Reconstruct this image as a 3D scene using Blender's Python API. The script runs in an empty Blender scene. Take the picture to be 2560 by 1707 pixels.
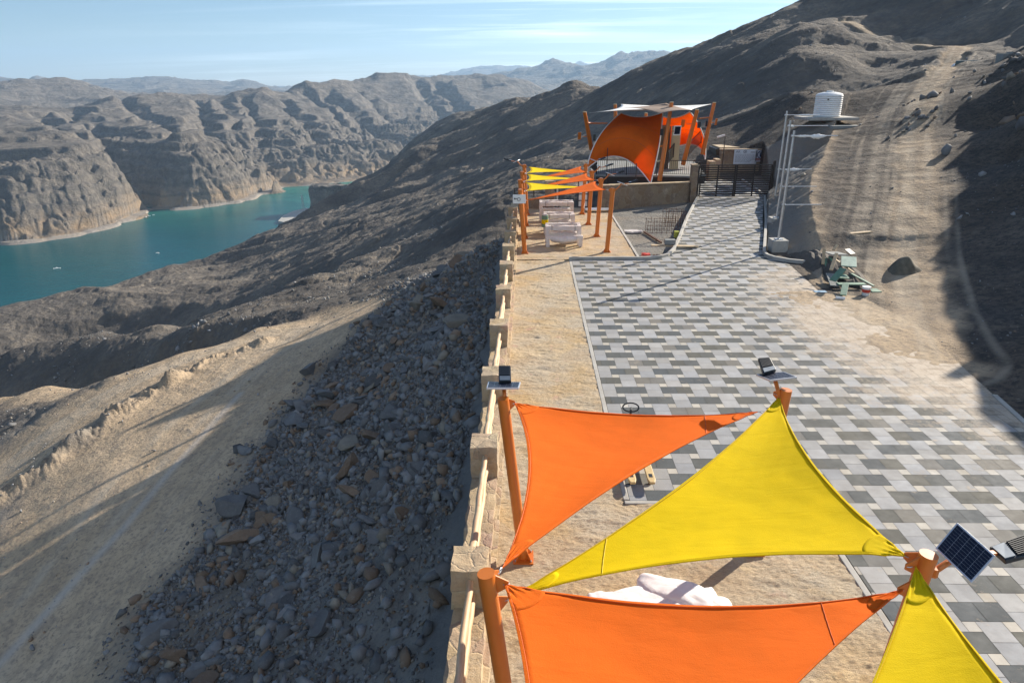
import bpy, bmesh, math, random
import numpy as np
from mathutils import Vector, Matrix
random.seed(7); rng = np.random.default_rng(7)
sc = bpy.context.scene
COL = sc.collection

# ---------------------------------------------------------------- camera, sky, sun, exposure
FPX = 1680.0
PIT, YAW, ROL = [math.radians(a) for a in (21.135, 1.503, -0.604)]
CAMH = 7.5
cp, sp = math.cos(PIT), math.sin(PIT)
FWD = np.array([-math.sin(YAW)*cp, math.cos(YAW)*cp, -sp])
RT = np.array([math.cos(YAW), math.sin(YAW), 0.0]); UP = np.cross(RT, FWD)
R2 = RT*math.cos(ROL) + UP*math.sin(ROL); U2 = -RT*math.sin(ROL) + UP*math.cos(ROL)
cd = bpy.data.cameras.new('camera'); cam = bpy.data.objects.new('camera', cd); COL.objects.link(cam)
cam.matrix_world = Matrix(((R2[0], U2[0], -FWD[0], 0), (R2[1], U2[1], -FWD[1], 0), (R2[2], U2[2], -FWD[2], CAMH), (0, 0, 0, 1)))
cd.sensor_width = 36; cd.lens = FPX*36/2560; cd.clip_start = 0.1; cd.clip_end = 40000
sc.camera = cam
SUN_AZ, SUN_EL = math.radians(49.0), math.radians(23.7)
SD = Vector((math.sin(SUN_AZ)*math.cos(SUN_EL), math.cos(SUN_AZ)*math.cos(SUN_EL), math.sin(SUN_EL)))
sl = bpy.data.lights.new('sun', 'SUN'); so = bpy.data.objects.new('sun', sl); COL.objects.link(so)
sl.energy = 5.0; sl.angle = math.radians(0.5); sl.color = (1.0, 0.91, 0.78)
so.rotation_euler = SD.to_track_quat('Z', 'Y').to_euler()
w = bpy.data.worlds.new('World'); sc.world = w; w.use_nodes = True
nt = w.node_tree; nt.nodes.clear()
sky = nt.nodes.new('ShaderNodeTexSky'); sky.sky_type = 'NISHITA'; sky.sun_disc = False
sky.sun_elevation = SUN_EL; sky.sun_rotation = SUN_AZ; sky.air_density = 1.0; sky.dust_density = 0.0; sky.ozone_density = 4.5; sky.altitude = 200
bg = nt.nodes.new('ShaderNodeBackground'); bg.inputs[1].default_value = 0.058
wo = nt.nodes.new('ShaderNodeOutputWorld')
# thin cirrus: streaks on a high cloud plane (direction / elevation)
tc = nt.nodes.new('ShaderNodeTexCoord'); sx = nt.nodes.new('ShaderNodeSeparateXYZ'); nt.links.new(tc.outputs['Generated'], sx.inputs[0])
def wm(op, a, b=None, cl=False):
    m = nt.nodes.new('ShaderNodeMath'); m.operation = op; m.use_clamp = cl
    for i, v in enumerate((a, b)):
        if v is None: continue
        if isinstance(v, (int, float)): m.inputs[i].default_value = v
        else: nt.links.new(v, m.inputs[i])
    return m.outputs[0]
zz = wm('ADD', wm('MAXIMUM', sx.outputs[2], 0.0), 0.06)
cx = wm('DIVIDE', sx.outputs[0], zz); cy = wm('DIVIDE', sx.outputs[1], zz)
cb = nt.nodes.new('ShaderNodeCombineXYZ'); nt.links.new(cx, cb.inputs[0]); nt.links.new(cy, cb.inputs[1])
mp = nt.nodes.new('ShaderNodeMapping'); mp.inputs['Rotation'].default_value = (0, 0, math.radians(28)); mp.inputs['Scale'].default_value = (0.16, 0.85, 1)
nt.links.new(cb.outputs[0], mp.inputs[0])
n1 = nt.nodes.new('ShaderNodeTexNoise'); n1.inputs['Scale'].default_value = 0.9; n1.inputs['Detail'].default_value = 9; n1.inputs['Roughness'].default_value = 0.62; n1.inputs['Distortion'].default_value = 0.7
n2 = nt.nodes.new('ShaderNodeTexNoise'); n2.inputs['Scale'].default_value = 0.23; n2.inputs['Detail'].default_value = 3
nt.links.new(mp.outputs[0], n1.inputs[0]); nt.links.new(cb.outputs[0], n2.inputs[0])
c1 = wm('MULTIPLY', wm('SUBTRACT', n1.outputs[0], 0.475), 5.0, True)
c2 = wm('MULTIPLY', wm('SUBTRACT', n2.outputs[0], 0.36), 5.0, True)
east = wm('ADD', wm('MULTIPLY', sx.outputs[0], 0.9), 0.55, True)
cm = wm('MULTIPLY', wm('MULTIPLY', c1, c2), wm('MULTIPLY', east, 0.9), True)
mx = nt.nodes.new('ShaderNodeMix'); mx.data_type = 'RGBA'
nt.links.new(cm, mx.inputs[0]); nt.links.new(sky.outputs[0], mx.inputs[6]); mx.inputs[7].default_value = (22.0, 23.0, 24.0, 1)
nt.links.new(mx.outputs[2], bg.inputs[0]); nt.links.new(bg.outputs[0], wo.inputs[0])
sc.view_settings.view_transform = 'Standard'; sc.view_settings.look = 'None'; sc.view_settings.exposure = 1.0; sc.view_settings.gamma = 1.0
sc.cycles.max_bounces = 6; sc.cycles.diffuse_bounces = 3; sc.cycles.volume_bounces = 1; sc.cycles.use_denoising = True
sc.cycles.caustics_reflective = False; sc.cycles.caustics_refractive = False

# ---------------------------------------------------------------- geometry of the survey: rays through measured points
C0 = np.array([0, 0, CAMH])
def ray(x, y): return FWD + R2*(x-1280)/FPX - U2*(y-853.5)/FPX
def G(x, y, z=0.0):
    d = ray(x, y); return C0 + d*(z-CAMH)/d[2]
def D(x, y, dist):
    d = ray(x, y); return C0 + d*dist/math.hypot(d[0], d[1])
def V(x, y, X, Y): return D(x, y, math.hypot(X, Y))
def T(p): return tuple(float(v) for v in p)

# ---------------------------------------------------------------- object helpers
ORG = {}
def tag(o, label=None, cat=None, group=None, kind=None):
    if label: o['label'] = label
    if cat: o['category'] = cat
    if group: o['group'] = group
    if kind: o['kind'] = kind
    return o
def thing(name, label, cat, loc=(0, 0, 0), group=None):
    o = bpy.data.objects.new(name, None); COL.objects.link(o); o.location = loc; o.empty_display_size = 0.3
    ORG[o.name] = Vector(loc); return tag(o, label, cat, group)
class MB:
    def __init__(s): s.v = []; s.f = []
    def add(s, vs, fs):
        n = len(s.v); s.v += [tuple(float(c) for c in p) for p in vs]; s.f += [tuple(i+n for i in f) for f in fs]; return s
    def box(s, x0, x1, y0, y1, z0, z1):
        return s.add([(x0,y0,z0),(x1,y0,z0),(x1,y1,z0),(x0,y1,z0),(x0,y0,z1),(x1,y0,z1),(x1,y1,z1),(x0,y1,z1)],
                     [(0,3,2,1),(4,5,6,7),(0,1,5,4),(1,2,6,5),(2,3,7,6),(3,0,4,7)])
    def obox(s, c, ax, ay, az):
        c, ax, ay, az = map(np.array, (c, ax, ay, az))
        vs = [c+i*ax+j*ay+k*az for k in (-1, 1) for (i, j) in ((-1,-1),(1,-1),(1,1),(-1,1))]
        return s.add(vs, [(0,3,2,1),(4,5,6,7),(0,1,5,4),(1,2,6,5),(2,3,7,6),(3,0,4,7)])
    def bar(s, a, b, wd, ht, up=(0, 0, 1)):
        a, b = np.array(a, float), np.array(b, float); d = b-a; L = np.linalg.norm(d); d = d/L
        sdv = np.cross(d, up); sdv = sdv/max(np.linalg.norm(sdv), 1e-6); u = np.cross(sdv, d)
        return s.obox((a+b)/2, d*L/2, sdv*wd/2, u*ht/2)
    def tube(s, pts, rad, n=12, caps=True):
        pts = [np.array(p, float) for p in pts]; m = len(pts)
        if not hasattr(rad, '__len__'): rad = [rad]*m
        ref = None; rings = []
        for i, p in enumerate(pts):
            t = pts[min(i+1, m-1)]-pts[max(i-1, 0)]; t = t/max(np.linalg.norm(t), 1e-9)
            if ref is None:
                ref = np.array([1, 0, 0]) if abs(t[0]) < 0.9 else np.array([0, 1, 0])
            a = ref-t*(ref@t); a /= np.linalg.norm(a); ref = a; b = np.cross(t, a)
            rings.append([p+rad[i]*(a*math.cos(2*math.pi*k/n)+b*math.sin(2*math.pi*k/n)) for k in range(n)])
        vs = [q for r in rings for q in r]; fs = []
        for i in range(m-1):
            for k in range(n):
                fs.append((i*n+k, i*n+(k+1)%n, (i+1)*n+(k+1)%n, (i+1)*n+k))
        if caps: fs += [tuple(range(n-1, -1, -1)), tuple(range((m-1)*n, m*n))]
        return s.add(vs, fs)
    def grid(s, P):            # P[i][j] points
        n, m = len(P), len(P[0])
        return s.add([q for r in P for q in r], [(i*m+j, i*m+j+1, (i+1)*m+j+1, (i+1)*m+j) for i in range(n-1) for j in range(m-1)])
    def prism(s, poly, z0, z1):
        n = len(poly)
        return s.add([(x, y, z0) for x, y in poly]+[(x, y, z1) for x, y in poly],
                     [tuple(range(n-1, -1, -1)), tuple(range(n, 2*n))]+[(i, (i+1) % n, n+(i+1) % n, n+i) for i in range(n)])
def mesh_obj(name, v, f, mat, parent=None, root=None, smooth=False, bev=0, thick=0):
    me = bpy.data.meshes.new(name)
    off = ORG[root.name] if root is not None else Vector((0, 0, 0))
    me.from_pydata([(p[0]-off[0], p[1]-off[1], p[2]-off[2]) for p in v], [], f)
    me.materials.append(mat); me.update()
    o = bpy.data.objects.new(name, me); COL.objects.link(o)
    if parent is not None: o.parent = parent
    if smooth:
        me.polygons.foreach_set('use_smooth', [True]*len(me.polygons))
        try: me.set_sharp_from_angle(angle=math.radians(40))
        except Exception: pass
    if bev:
        b = o.modifiers.new('bevel', 'BEVEL'); b.width = bev; b.segments = 2; b.limit_method = 'ANGLE'; b.angle_limit = math.radians(50)
    if thick:
        b = o.modifiers.new('thickness', 'SOLIDIFY'); b.thickness = thick; b.offset = 0
    return o
def part(name, mb, mat, root, parent=None, **k):
    return mesh_obj(name, mb.v, mb.f, mat, parent or root, root, **k)
def solo(name, mb, mat, label, cat, group=None, loc=None, **k):   # a thing that is one mesh, origin at its base
    if loc is None:
        a = np.array(mb.v); loc = (float(a[:, 0].mean()), float(a[:, 1].mean()), float(a[:, 2].min()))
    me_off = Vector(loc)
    o = mesh_obj(name, [(p[0]-loc[0], p[1]-loc[1], p[2]-loc[2]) for p in mb.v], mb.f, mat, **k); o.location = me_off
    return tag(o, label, cat, group)
def struct(name, mb, mat, **k):
    o = mesh_obj(name, mb.v, mb.f, mat, **k); o['kind'] = 'structure'; return o
def copy_tree(o, parent=None, loc=None):
    c = o.copy(); COL.objects.link(c); c.parent = parent
    if loc is not None: c.location = loc; ORG[c.name] = Vector(loc)
    for ch in list(o.children): copy_tree(ch, c)
    return c
def fast_mesh(name, V_, F_, mat, smooth=False, attrs=None):      # numpy arrays; F_ (n,k)
    me = bpy.data.meshes.new(name); k = F_.shape[1]
    me.vertices.add(len(V_)); me.vertices.foreach_set('co', V_.astype(np.float32).ravel())
    me.loops.add(F_.size); me.loops.foreach_set('vertex_index', F_.astype(np.int32).ravel())
    me.polygons.add(len(F_)); me.polygons.foreach_set('loop_start', np.arange(0, F_.size, k, dtype=np.int32))
    if smooth: me.polygons.foreach_set('use_smooth', np.ones(len(F_), bool))
    me.update(calc_edges=True)
    for an, (dom, arr) in (attrs or {}).items():
        if arr.ndim == 1:
            a = me.attributes.new(an, 'FLOAT', dom); a.data.foreach_set('value', arr.astype(np.float32))
        else:
            a = me.attributes.new(an, 'FLOAT_COLOR', dom); a.data.foreach_set('color', np.concatenate([arr, np.ones((len(arr), 1))], 1).astype(np.float32).ravel())
    me.materials.append(mat)
    o = bpy.data.objects.new(name, me); COL.objects.link(o); return o

# ---------------------------------------------------------------- noise
def _h(ix, iy, s):
    h = (ix.astype(np.uint32)*np.uint32(374761393) + iy.astype(np.uint32)*np.uint32(668265263) + np.uint32(s*1274126177 & 0xffffffff))
    h = (h ^ (h >> np.uint32(13)))*np.uint32(1274126177); h = h ^ (h >> np.uint32(16)); return h
def vnoise(x, y, s=0):           # gradient noise, about -1..1
    ix = np.floor(x).astype(np.int64); iy = np.floor(y).astype(np.int64); fx = x-ix; fy = y-iy
    u = fx*fx*fx*(fx*(fx*6-15)+10); v = fy*fy*fy*(fy*(fy*6-15)+10)
    def g(dx, dy):
        a = _h(ix+dx, iy+dy, s).astype(np.float64)*(2*math.pi/4294967296.0)
        return np.cos(a)*(fx-dx)+np.sin(a)*(fy-dy)
    return 1.5*((g(0,0)*(1-u)+g(1,0)*u)*(1-v)+(g(0,1)*(1-u)+g(1,1)*u)*v)
def fbm(x, y, o=4, s=0, rough=.5):
    t = 0; a = 1.0
    for i in range(o):
        t = t+a*vnoise(x*2**i+17.3*i, y*2**i-9.1*i, s+i); a *= rough
    return t
def cell(x, y, s=0):             # distance to the nearest scattered point, and that point's random value
    ix = np.floor(x).astype(np.int64); iy = np.floor(y).astype(np.int64); best = np.full(x.shape, 9.0); rv = np.zeros(x.shape)
    for dx in (-1, 0, 1):
        for dy in (-1, 0, 1):
            h = _h(ix+dx, iy+dy, s); a = (h & np.uint32(65535))/65535.0; c = (h >> np.uint32(16))/65535.0
            d = np.hypot(ix+dx+.15+.7*a-x, iy+dy+.15+.7*c-y); m = d < best; best[m] = d[m]; rv[m] = ((h[m] >> np.uint32(7)) & np.uint32(1023))/1023.0
    return best, rv
def ridged(x, y, s=0): return 1-2*np.abs(vnoise(x, y, s))

# ---------------------------------------------------------------- materials
class NB:
    def __init__(s, name):
        s.m = bpy.data.materials.new(name); s.m.use_nodes = True; s.t = s.m.node_tree; s.t.nodes.clear()
        s.out = s.t.nodes.new('ShaderNodeOutputMaterial'); s.b = s.t.nodes.new('ShaderNodeBsdfPrincipled')
        s.t.links.new(s.b.outputs[0], s.out.inputs[0]); s.pos = None; s.b.inputs['Roughness'].default_value = 0.8
    def n(s, ty, **k):
        q = s.t.nodes.new(ty)
        for a, v in k.items(): setattr(q, a, v)
        return q
    def put(s, sock, v):
        if isinstance(v, bpy.types.NodeSocket): s.t.links.new(v, sock)
        elif isinstance(v, (tuple, list)) and len(v) == 3 and sock.type == 'RGBA': sock.default_value = (*v, 1)
        else: sock.default_value = v
    def P(s):
        if s.pos is None: s.pos = s.n('ShaderNodeNewGeometry').outputs['Position']
        return s.pos
    def O(s): return s.n('ShaderNodeTexCoord').outputs['Object']
    def map(s, vec, scale=(1,1,1), rot=(0,0,0), loc=(0,0,0)):
        q = s.n('ShaderNodeMapping'); s.put(q.inputs[0], vec); q.inputs['Scale'].default_value = scale; q.inputs['Rotation'].default_value = rot; q.inputs['Location'].default_value = loc; return q.outputs[0]
    def noise(s, sc_, det=4, ro=.55, vec=None, dist=0, col=False):
        q = s.n('ShaderNodeTexNoise'); s.put(q.inputs['Vector'], vec or s.P()); q.inputs['Scale'].default_value = sc_; q.inputs['Detail'].default_value = det; q.inputs['Roughness'].default_value = ro; q.inputs['Distortion'].default_value = dist
        return q.outputs[1 if col else 0]
    def vor(s, sc_, feat='F1', vec=None, out=0, rnd=1):
        q = s.n('ShaderNodeTexVoronoi', feature=feat); s.put(q.inputs['Vector'], vec or s.P()); q.inputs['Scale'].default_value = sc_; q.inputs['Randomness'].default_value = rnd
        return q.outputs[out]
    def ma(s, op, a, b=0.0, cl=False):
        q = s.n('ShaderNodeMath', operation=op, use_clamp=cl); s.put(q.inputs[0], a); s.put(q.inputs[1], b); return q.outputs[0]
    def rmp(s, v, a, b, c=0.0, d=1.0):
        q = s.n('ShaderNodeMapRange', clamp=True); s.put(q.inputs[0], v)
        for i, x in enumerate((a, b, c, d)): q.inputs[i+1].default_value = x
        return q.outputs[0]
    def mix(s, f, a, b, mode='MIX'):
        q = s.n('ShaderNodeMix', data_type='RGBA', blend_type=mode); s.put(q.inputs[0], f); s.put(q.inputs[6], a); s.put(q.inputs[7], b); return q.outputs[2]
    def ramp(s, v, cols):
        q = s.n('ShaderNodeValToRGB'); s.put(q.inputs[0], v); e = q.color_ramp.elements
        while len(e) < len(cols): e.new(.5)
        for el, (p, c) in zip(e, cols): el.position = p; el.color = (*c, 1)
        return q.outputs[0]
    def bump(s, h, dist=.02, st=1.0, nrm=None):
        q = s.n('ShaderNodeBump'); s.put(q.inputs['Height'], h); q.inputs['Distance'].default_value = dist; q.inputs['Strength'].default_value = st
        if nrm is not None: s.put(q.inputs['Normal'], nrm)
        return q.outputs[0]
    def attr(s, nm, col=False):
        q = s.n('ShaderNodeAttribute', attribute_name=nm); return q.outputs[0 if col else 2]
    def fin(s, col=None, rough=None, nrm=None, **k):
        if col is not None: s.put(s.b.inputs['Base Color'], col)
        if rough is not None: s.put(s.b.inputs['Roughness'], rough)
        if nrm is not None: s.put(s.b.inputs['Normal'], nrm)
        for a, v in k.items(): s.put(s.b.inputs[a.replace('_', ' ')], v)
        return s.m
def plain(name, col, rough=.6, metal=0, var=.12, sc_=6, bmp=0.0, dirt=None):
    b = NB(name); n = b.noise(sc_, 5, .6, b.O())
    c = b.mix(b.rmp(n, .3, .7), tuple(x*(1-var) for x in col), tuple(min(1, x*(1+var)) for x in col))
    if dirt: c = b.mix(b.rmp(b.noise(sc_*.4, 6, .7, b.O()), .5, .75, 0, .6), c, dirt)
    return b.fin(c, b.rmp(n, .2, .8, rough*.85, min(1, rough*1.15)), b.bump(b.noise(sc_*12, 3, .6, b.O()), .01, bmp) if bmp else None, Metallic=metal)
# ---------------------------------------------------------------- terrain: control points -> smooth field -> relief
CP = []
def cw(x, y, z): CP.append((math.atan2(x, y), math.log(math.hypot(x, y)), (z-CAMH)/math.hypot(x, y)))
def pz(l, drop=None):
    for px, py, z in l: cw(*G(px, py, z))
def pd(l, hid=None, hd=0.0):
    for px, py, d in l:
        p = D(px, py, d); cw(*p)
        if hid: q = p*1.0; q[:2] *= hid; cw(q[0], q[1], p[2]-hd*d)
def hid(l):
    for px, py, d, dr in l:
        p = D(px, py, d); cw(p[0], p[1], p[2]-dr)
# foot of the terrace wall and the rubble slope below it
for y in (-3, 0, 4, 8, 12, 16, 20, 25, 30, 35, 40): cw(-1.2, y, -1.3)
for y in (-4, 1, 6, 10, 14, 18, 23, 28, 33): cw(-3.5, y, -2.9)
for y in (0, 6, 12, 18, 24, 30): cw(-7.5, y, -5.6)
for a, r, z in ((-1.0, 14, -8.2), (-1.0, 20, -10), (-1.0, 30, -11.2), (-1.0, 42, -13.5), (-1.0, 80, -29)): cw(r*math.sin(a), r*math.cos(a), z)
pz([(160,1707,-9.0),(398,1265,-8.2),(533,1085,-7.6),(642,950,-7.2),(796,815,-7.1)])
pz([(0,1700,-9.8),(0,1600,-9.8),(0,1426,-9.9),(200,1320,-8.95),(120,1560,-9.4),(250,1180,-8.6),(392,1175,-8.2),(300,1330,-8.5),(500,990,-7.9),(640,900,-7.5),(740,850,-7.4)])
pz([(0,1252,-10.0),(120,1165,-9.3),(210,1100,-8.95),(302,1034,-8.6),(501,912,-8.2),(655,860,-7.9)])
pz([(0,1190,-10.35),(120,1080,-9.8),(257,985,-9.3),(450,900,-8.7),(642,838,-8.2),(780,812,-7.7)])
pz([(0,1130,-10.8),(130,1030,-10.3),(257,957,-9.7),(450,884,-9.0),(642,820,-8.5),(803,803,-8)])
pz([(0,1070,-12),(0,1010,-13.4),(120,975,-12.2),(230,962,-10.2),(0,993,-13.7),(120,962,-12.5)])
hid([(0,990,75,11),(130,960,73,10),(257,950,67,8.5),(400,890,60,6),(520,850,54.5,3.5),(640,815,49.5,1.2)])
pd([(0,925,92),(130,925,86),(257,898,79),(400,858,69),(480,828,63),(600,800,56)])
pd([(0,895,101),(130,865,97),(257,835,91),(385,815,82),(514,795,73),(640,772,63),(706,765,55)])
hid([(0,890,123,16),(130,860,119,16),(257,830,113,14),(385,805,104,11),(514,785,92,8),(620,765,78,4)])
pd([(0,888,142),(96,840,148),(257,795,148),(450,762,141),(600,740,120),(680,735,98)])
pd([(0,777,165),(182,741,178),(427,682,195),(593,624,235),(700,574,300),(850,502,430),(896,492,470)], 1.25, .12)
pd([(300,765,150),(550,690,170),(650,660,170),(700,640,160),(760,600,180)])
for px, py, d in ((-300,800,160),(0,777,250),(300,720,280)):
    p = D(px, py, d); cw(p[0], p[1], p[2]-(12 if d > 240 else 0))
for px in (-200, 0, 182, 427): 
    p = D(px, 700, 420); cw(p[0], p[1], -172)
    p = D(px, 700, 520); cw(p[0], p[1], -178)
for px, d in ((593, 480), (700, 600), (593, 600), (700, 780), (850, 1000)):
    p = D(px, 600, d); cw(p[0], p[1], -178)
# knoll and middle slopes
pd([(852,662,78),(790,690,70),(720,760,60),(880,720,64),(930,700,62),(760,765,52),(980,655,72)])
hid([(852,650,92,1.8),(780,680,88,2.5)])
pd([(900,765,45),(1000,745,41),(1100,690,39),(1180,640,37),(1080,760,33),(1100,850,25)])
pd([(1000,560,100),(1000,470,200),(1000,425,380),(900,560,160),(900,510,260),(800,560,240),(1100,520,110),(1100,440,190),(1100,380,420),
    (1200,480,95),(1200,400,200),(1240,520,60),(1300,470,66),(1400,430,70)])
UA = math.radians(88)
def pl(l):                       # the steep planar flank behind the platform: 33 degrees, rising to the east
    for px, py in l:
        d = ray(px, py); a = math.atan2(d[0], d[1]); wv = .65*math.cos(UA-a); w_ = d[2]/math.hypot(d[0], d[1]); cw(*D(px, py, min(460, 19.5/(wv-w_))))
pl([(1300,380),(1300,310),(1400,360),(1400,290),(1500,330),(1500,260),(1600,300),(1600,230),(1700,300),(1700,240),(1700,190),(1800,280),(1800,200),(1800,150),(1900,290),(1900,200),(1900,120),(2000,230),(2000,130),(2000,60)])
pd([(2100,240,76),(2100,150,90),(2180,180,92),(2150,250,80),(2220,185,88)])
pd([(880,520,470),(925,484,520),(945,456,620),(969,424,680),(985,394,740),(1028,373,780),(1095,333,860),(1198,295,900),(1250,275,700),(1293,260,480),(1368,250,380),(1443,218,300),(1500,203,255),(1600,172,212),(1690,145,185),(1760,118,170),(1800,108,164),(1870,72,156),(1906,65,152),(1925,48,155),(2000,2,165),(2080,-40,165),(2200,-80,160),(2400,-130,150),(2560,-150,140),(2800,-150,130)], 1.3, .08)
# upper bench road, its bank, the dirt track
pd([(2094,52,122),(2120,75,117),(2149,94,111),(2230,107,103),(2304,113,98),(2330,125,94)])
pd([(2142,52,129),(2180,75,122),(2204,60,134),(2240,88,120),(2349,104,112),(2446,113,104),(2560,130,95),(2700,150,88)])
pd([(2000,30,150),(2200,25,139),(2350,60,120),(2350,0,128),(2560,60,102),(2560,0,109),(2100,20,150)])
pd([(2380,170,82),(2300,170,78),(2420,140,90),(2480,170,76),(2560,200,66),(2300,250,60),(2240,240,62),(2165,285,58),(2280,350,52),(2180,350,51),(2380,330,53),(2460,330,54),(2540,330,55)])
pz([(2290,500,1.9),(2200,500,1.9),(2400,480,2.3),(2130,560,1.15),(2280,650,.45),(2130,690,.15),(2200,740,.06),(2250,780,.05),(2300,815,.04),(2380,760,.3),(2500,700,.9),(2400,880,.12),(2500,880,.5),(2560,1000,.35)])
pd([(2063,400,46),(2030,480,38.8),(2028,560,34.2),(2043,640,31.2),(2085,370,50),(2030,300,62),(2110,290,64),(1960,345,62),(1880,345,66),(1880,390,60)])
pz([(2058,715,.05),(2052,735,.02),(1990,655,.0),(1962,620,0),(1968,560,.1),(1975,500,.2),(1975,450,.3)])
for x, y, z in ((26,24,9),(47.3,59.9,14.2),(45.2,59.1,13.4),(41,53.6,12.8),(39,50.3,12.1),(36.4,46.1,11.4),(33.3,41.6,10.2),(31.1,37.8,9.6),(29.8,35.5,9.4),(28.8,33.2,9.3),(28.1,31.4,9.2),(27.2,29.4,9.2),(26.7,27.4,9.1),(34,33,10),(39,41,12),(47,52,15),(54,64,16),(27,16,9),(24,8,8),(22,0,7)): cw(x, y, z)
for x, y, z in ((20,24,2.0),(23,30,2.6),(21,18,1.6),(18,10,.9),(26.5,37,3.4),(31,45,4.0),(45,34,13),(60,60,17),(90,60,24),(60,20,18),(200,120,45),(400,200,80),(160,180,36),(16,4,.3)): cw(x, y, z)
# ground under and round the platform behind the gate
for x, y, z in ((1,45,-2.4),(5,47,-1.6),(9,49,-1.3),(3,54,-4.2),(8,58,-2.2),(14,60,.4),(16,53,.1),(13,49,-.1),(0,50,-4),(13,66,.9),(18,60,1.5),(-2,46,-3.5)): cw(x, y, z)
for x in (0.5, 4, 8):
    for y in (3, 12, 22, 32, 41): cw(x, y, -.35)
# ---- the far shore
WZ = -160.0
def shore(l, z=WZ, k=1.0):
    for px, py in l:
        p = G(px, py, WZ); cw(p[0]*k, p[1]*k, z)
SH = [(-300,650),(-150,632),(0,612),(100,605),(200,590),(300,563),(370,530),(430,526),(500,522),(600,508),(650,490),(700,472),(800,463),(915,452)]
SHP = [G(a, b, WZ) for a, b in SH]
def shore2(z, inl):
    for p in SHP:
        r = math.hypot(p[0], p[1]); k = (r+inl)/r; cw(p[0]*k, p[1]*k, z)
shore2(-164, -14); shore2(-158.2, 2); shore2(-157.4, 16); shore2(-190, -90)
pd([(0,560,968),(0,500,985),(0,417,1060),(100,480,1000),(138,374,1090),(190,338,1150),(200,470,1010),(240,420,1050),(245,362,1120),(289,417,1075),(320,500,1040),(328,480,1060),(60,440,1020),(340,520,1050),(-200,420,1050),(-200,300,1700)])
hid([(255,380,1180,14),(292,420,1160,22),(330,480,1130,14)])
pd([(250,366,1420),(300,440,1230),(300,354,1340),(370,430,1160),(380,345,1290),(430,450,1120),(450,350,1220),(480,400,1140),(490,470,1100),(545,440,1120),(560,500,1108),(573,420,1150),(620,470,1140)])
pd([(467,334,1290),(573,366,1250),(672,433,1200),(692,462,1215)])
hid([(573,358,1370,16),(672,428,1290,14),(490,335,1400,8)])
pd([(740,341,1430),(700,362,1400),(640,350,1450),(573,330,1500),(795,372,1390),(838,362,1410),(937,349,1480),(1016,373,1480)])
pd([(740,430,1290),(740,395,1340),(795,430,1300),(838,430,1320),(937,400,1400),(880,420,1360),(960,425,1370)])
hid([(820,368,1470,16),(900,352,1560,14),(980,360,1600,22)])
pd([(740,318,1580),(850,325,1680),(800,280,1850),(900,300,1850),(1000,320,1900),(1100,300,2150),(300,300,1650),(450,300,1500),(400,328,1340),(200,315,1350),(100,320,1500),(550,290,1700),(600,260,1900),(0,360,1250),(0,310,1550),
    (1100,250,2350),(1150,300,1950),(1200,240,2550),(1100,335,1700),(680,270,1900),(760,250,2050),(700,300,1750),(950,250,2300),(850,240,2150),(1050,225,2550)])
pd([(-300,300,1900),(0,275,1900),(99,279,1900),(186,279,1850),(273,259,2000),(328,245,2100),(455,247,2000),(553,239,2100),(676,225,2000),(720,241,2150),(751,208,2250),(800,198,2300),(846,194,2350),(870,200,2400),(890,199,2500),(945,187,2600),(1000,195,2650),(1095,195,2750),(1174,202,2800),(1242,189,2900),(1269,193,2900),(1333,216,2900),(1368,246,2800)], 1.13, .022)
pd([(-300,220,3000),(0,217,3000),(80,209,3150),(120,211,3150),(166,208,3150),(237,231,3000),(300,247,2850)], 1.2, .02)
pd([(-300,200,7000),(0,208,7000),(45,206,7000),(87,204,7000),(130,208,7000),(198,217,6500),(255,206,6500),(308,204,6500),(345,207,6500),(372,200,6500),(420,199,6500),(474,202,6500),(502,212,6300),(540,205,6500),(593,202,6500),(633,204,6500),(660,226,6200),(690,226,6400),(719,218,6500),(740,233,6400),(790,240,6400)], 1.15, .012)
for px in (200, 320, 440, 560, 660): p = D(px, 236, 5200); cw(*p)
pd([(900,205,10000),(993,195,10000),(1060,193,10000),(1115,189,10000),(1180,178,10000),(1246,165,10000),(1290,172,10000),(1317,174,10000),(1400,175,10500),(1448,155,10500),(1490,172,10500),(1600,190,10000)])
pd([(1269,193,5300),(1333,171,5500),(1350,165,5500),(1372,151,5500),(1396,153,5500),(1435,175,5500),(1470,178,5500),(1500,171,5500),(1546,141,5500),(1570,136,5500),(1633,131,5500),(1682,139,5500),(1720,158,5500),(1800,150,5500)], 1.25, .02)
pd([(1350,225,4300),(1450,215,4300),(1420,205,4800),(1550,190,4600),(1650,170,4800)])
for px in (800, 950, 1100): p = D(px, 212, 6500); cw(p[0], p[1], p[2]-60)

for a in (.72, .85, 1.0, 1.15, 1.35):
    for r, z in ((140, 26), (260, 36), (600, 45), (1500, 55), (4000, 60), (12900, 60)):
        if a == .72 and r < 600: continue
        cw(r*math.sin(a), r*math.cos(a), z)
for a in (-.9, -1.15):
    for r, z in ((3, -1.8), (100, -42), (250, -100), (500, -185), (900, -150), (1600, -40), (3000, -10), (7000, 20), (12900, 20)):
        cw(r*math.sin(a), r*math.cos(a), z)
for px in (200, 700, 1280, 1800):
    p = D(px, 240, 12900); cw(*p)
CP = np.array(CP)
_, ui = np.unique(np.round(CP[:, :2], 4), axis=0, return_index=True); CP = CP[ui]
X_ = CP[:, :2]; n_ = len(X_)
Dm = np.sqrt(((X_[:, None]-X_[None])**2).sum(2)+1e-5)
A_ = np.zeros((n_+3, n_+3)); A_[:n_, :n_] = Dm + np.eye(n_)*1e-4; A_[:n_, n_] = 1; A_[:n_, n_+1:] = X_; A_[n_:, :n_] = A_[:n_, n_:].T
sol = np.linalg.solve(A_, np.concatenate([CP[:, 2], np.zeros(3)]))
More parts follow.
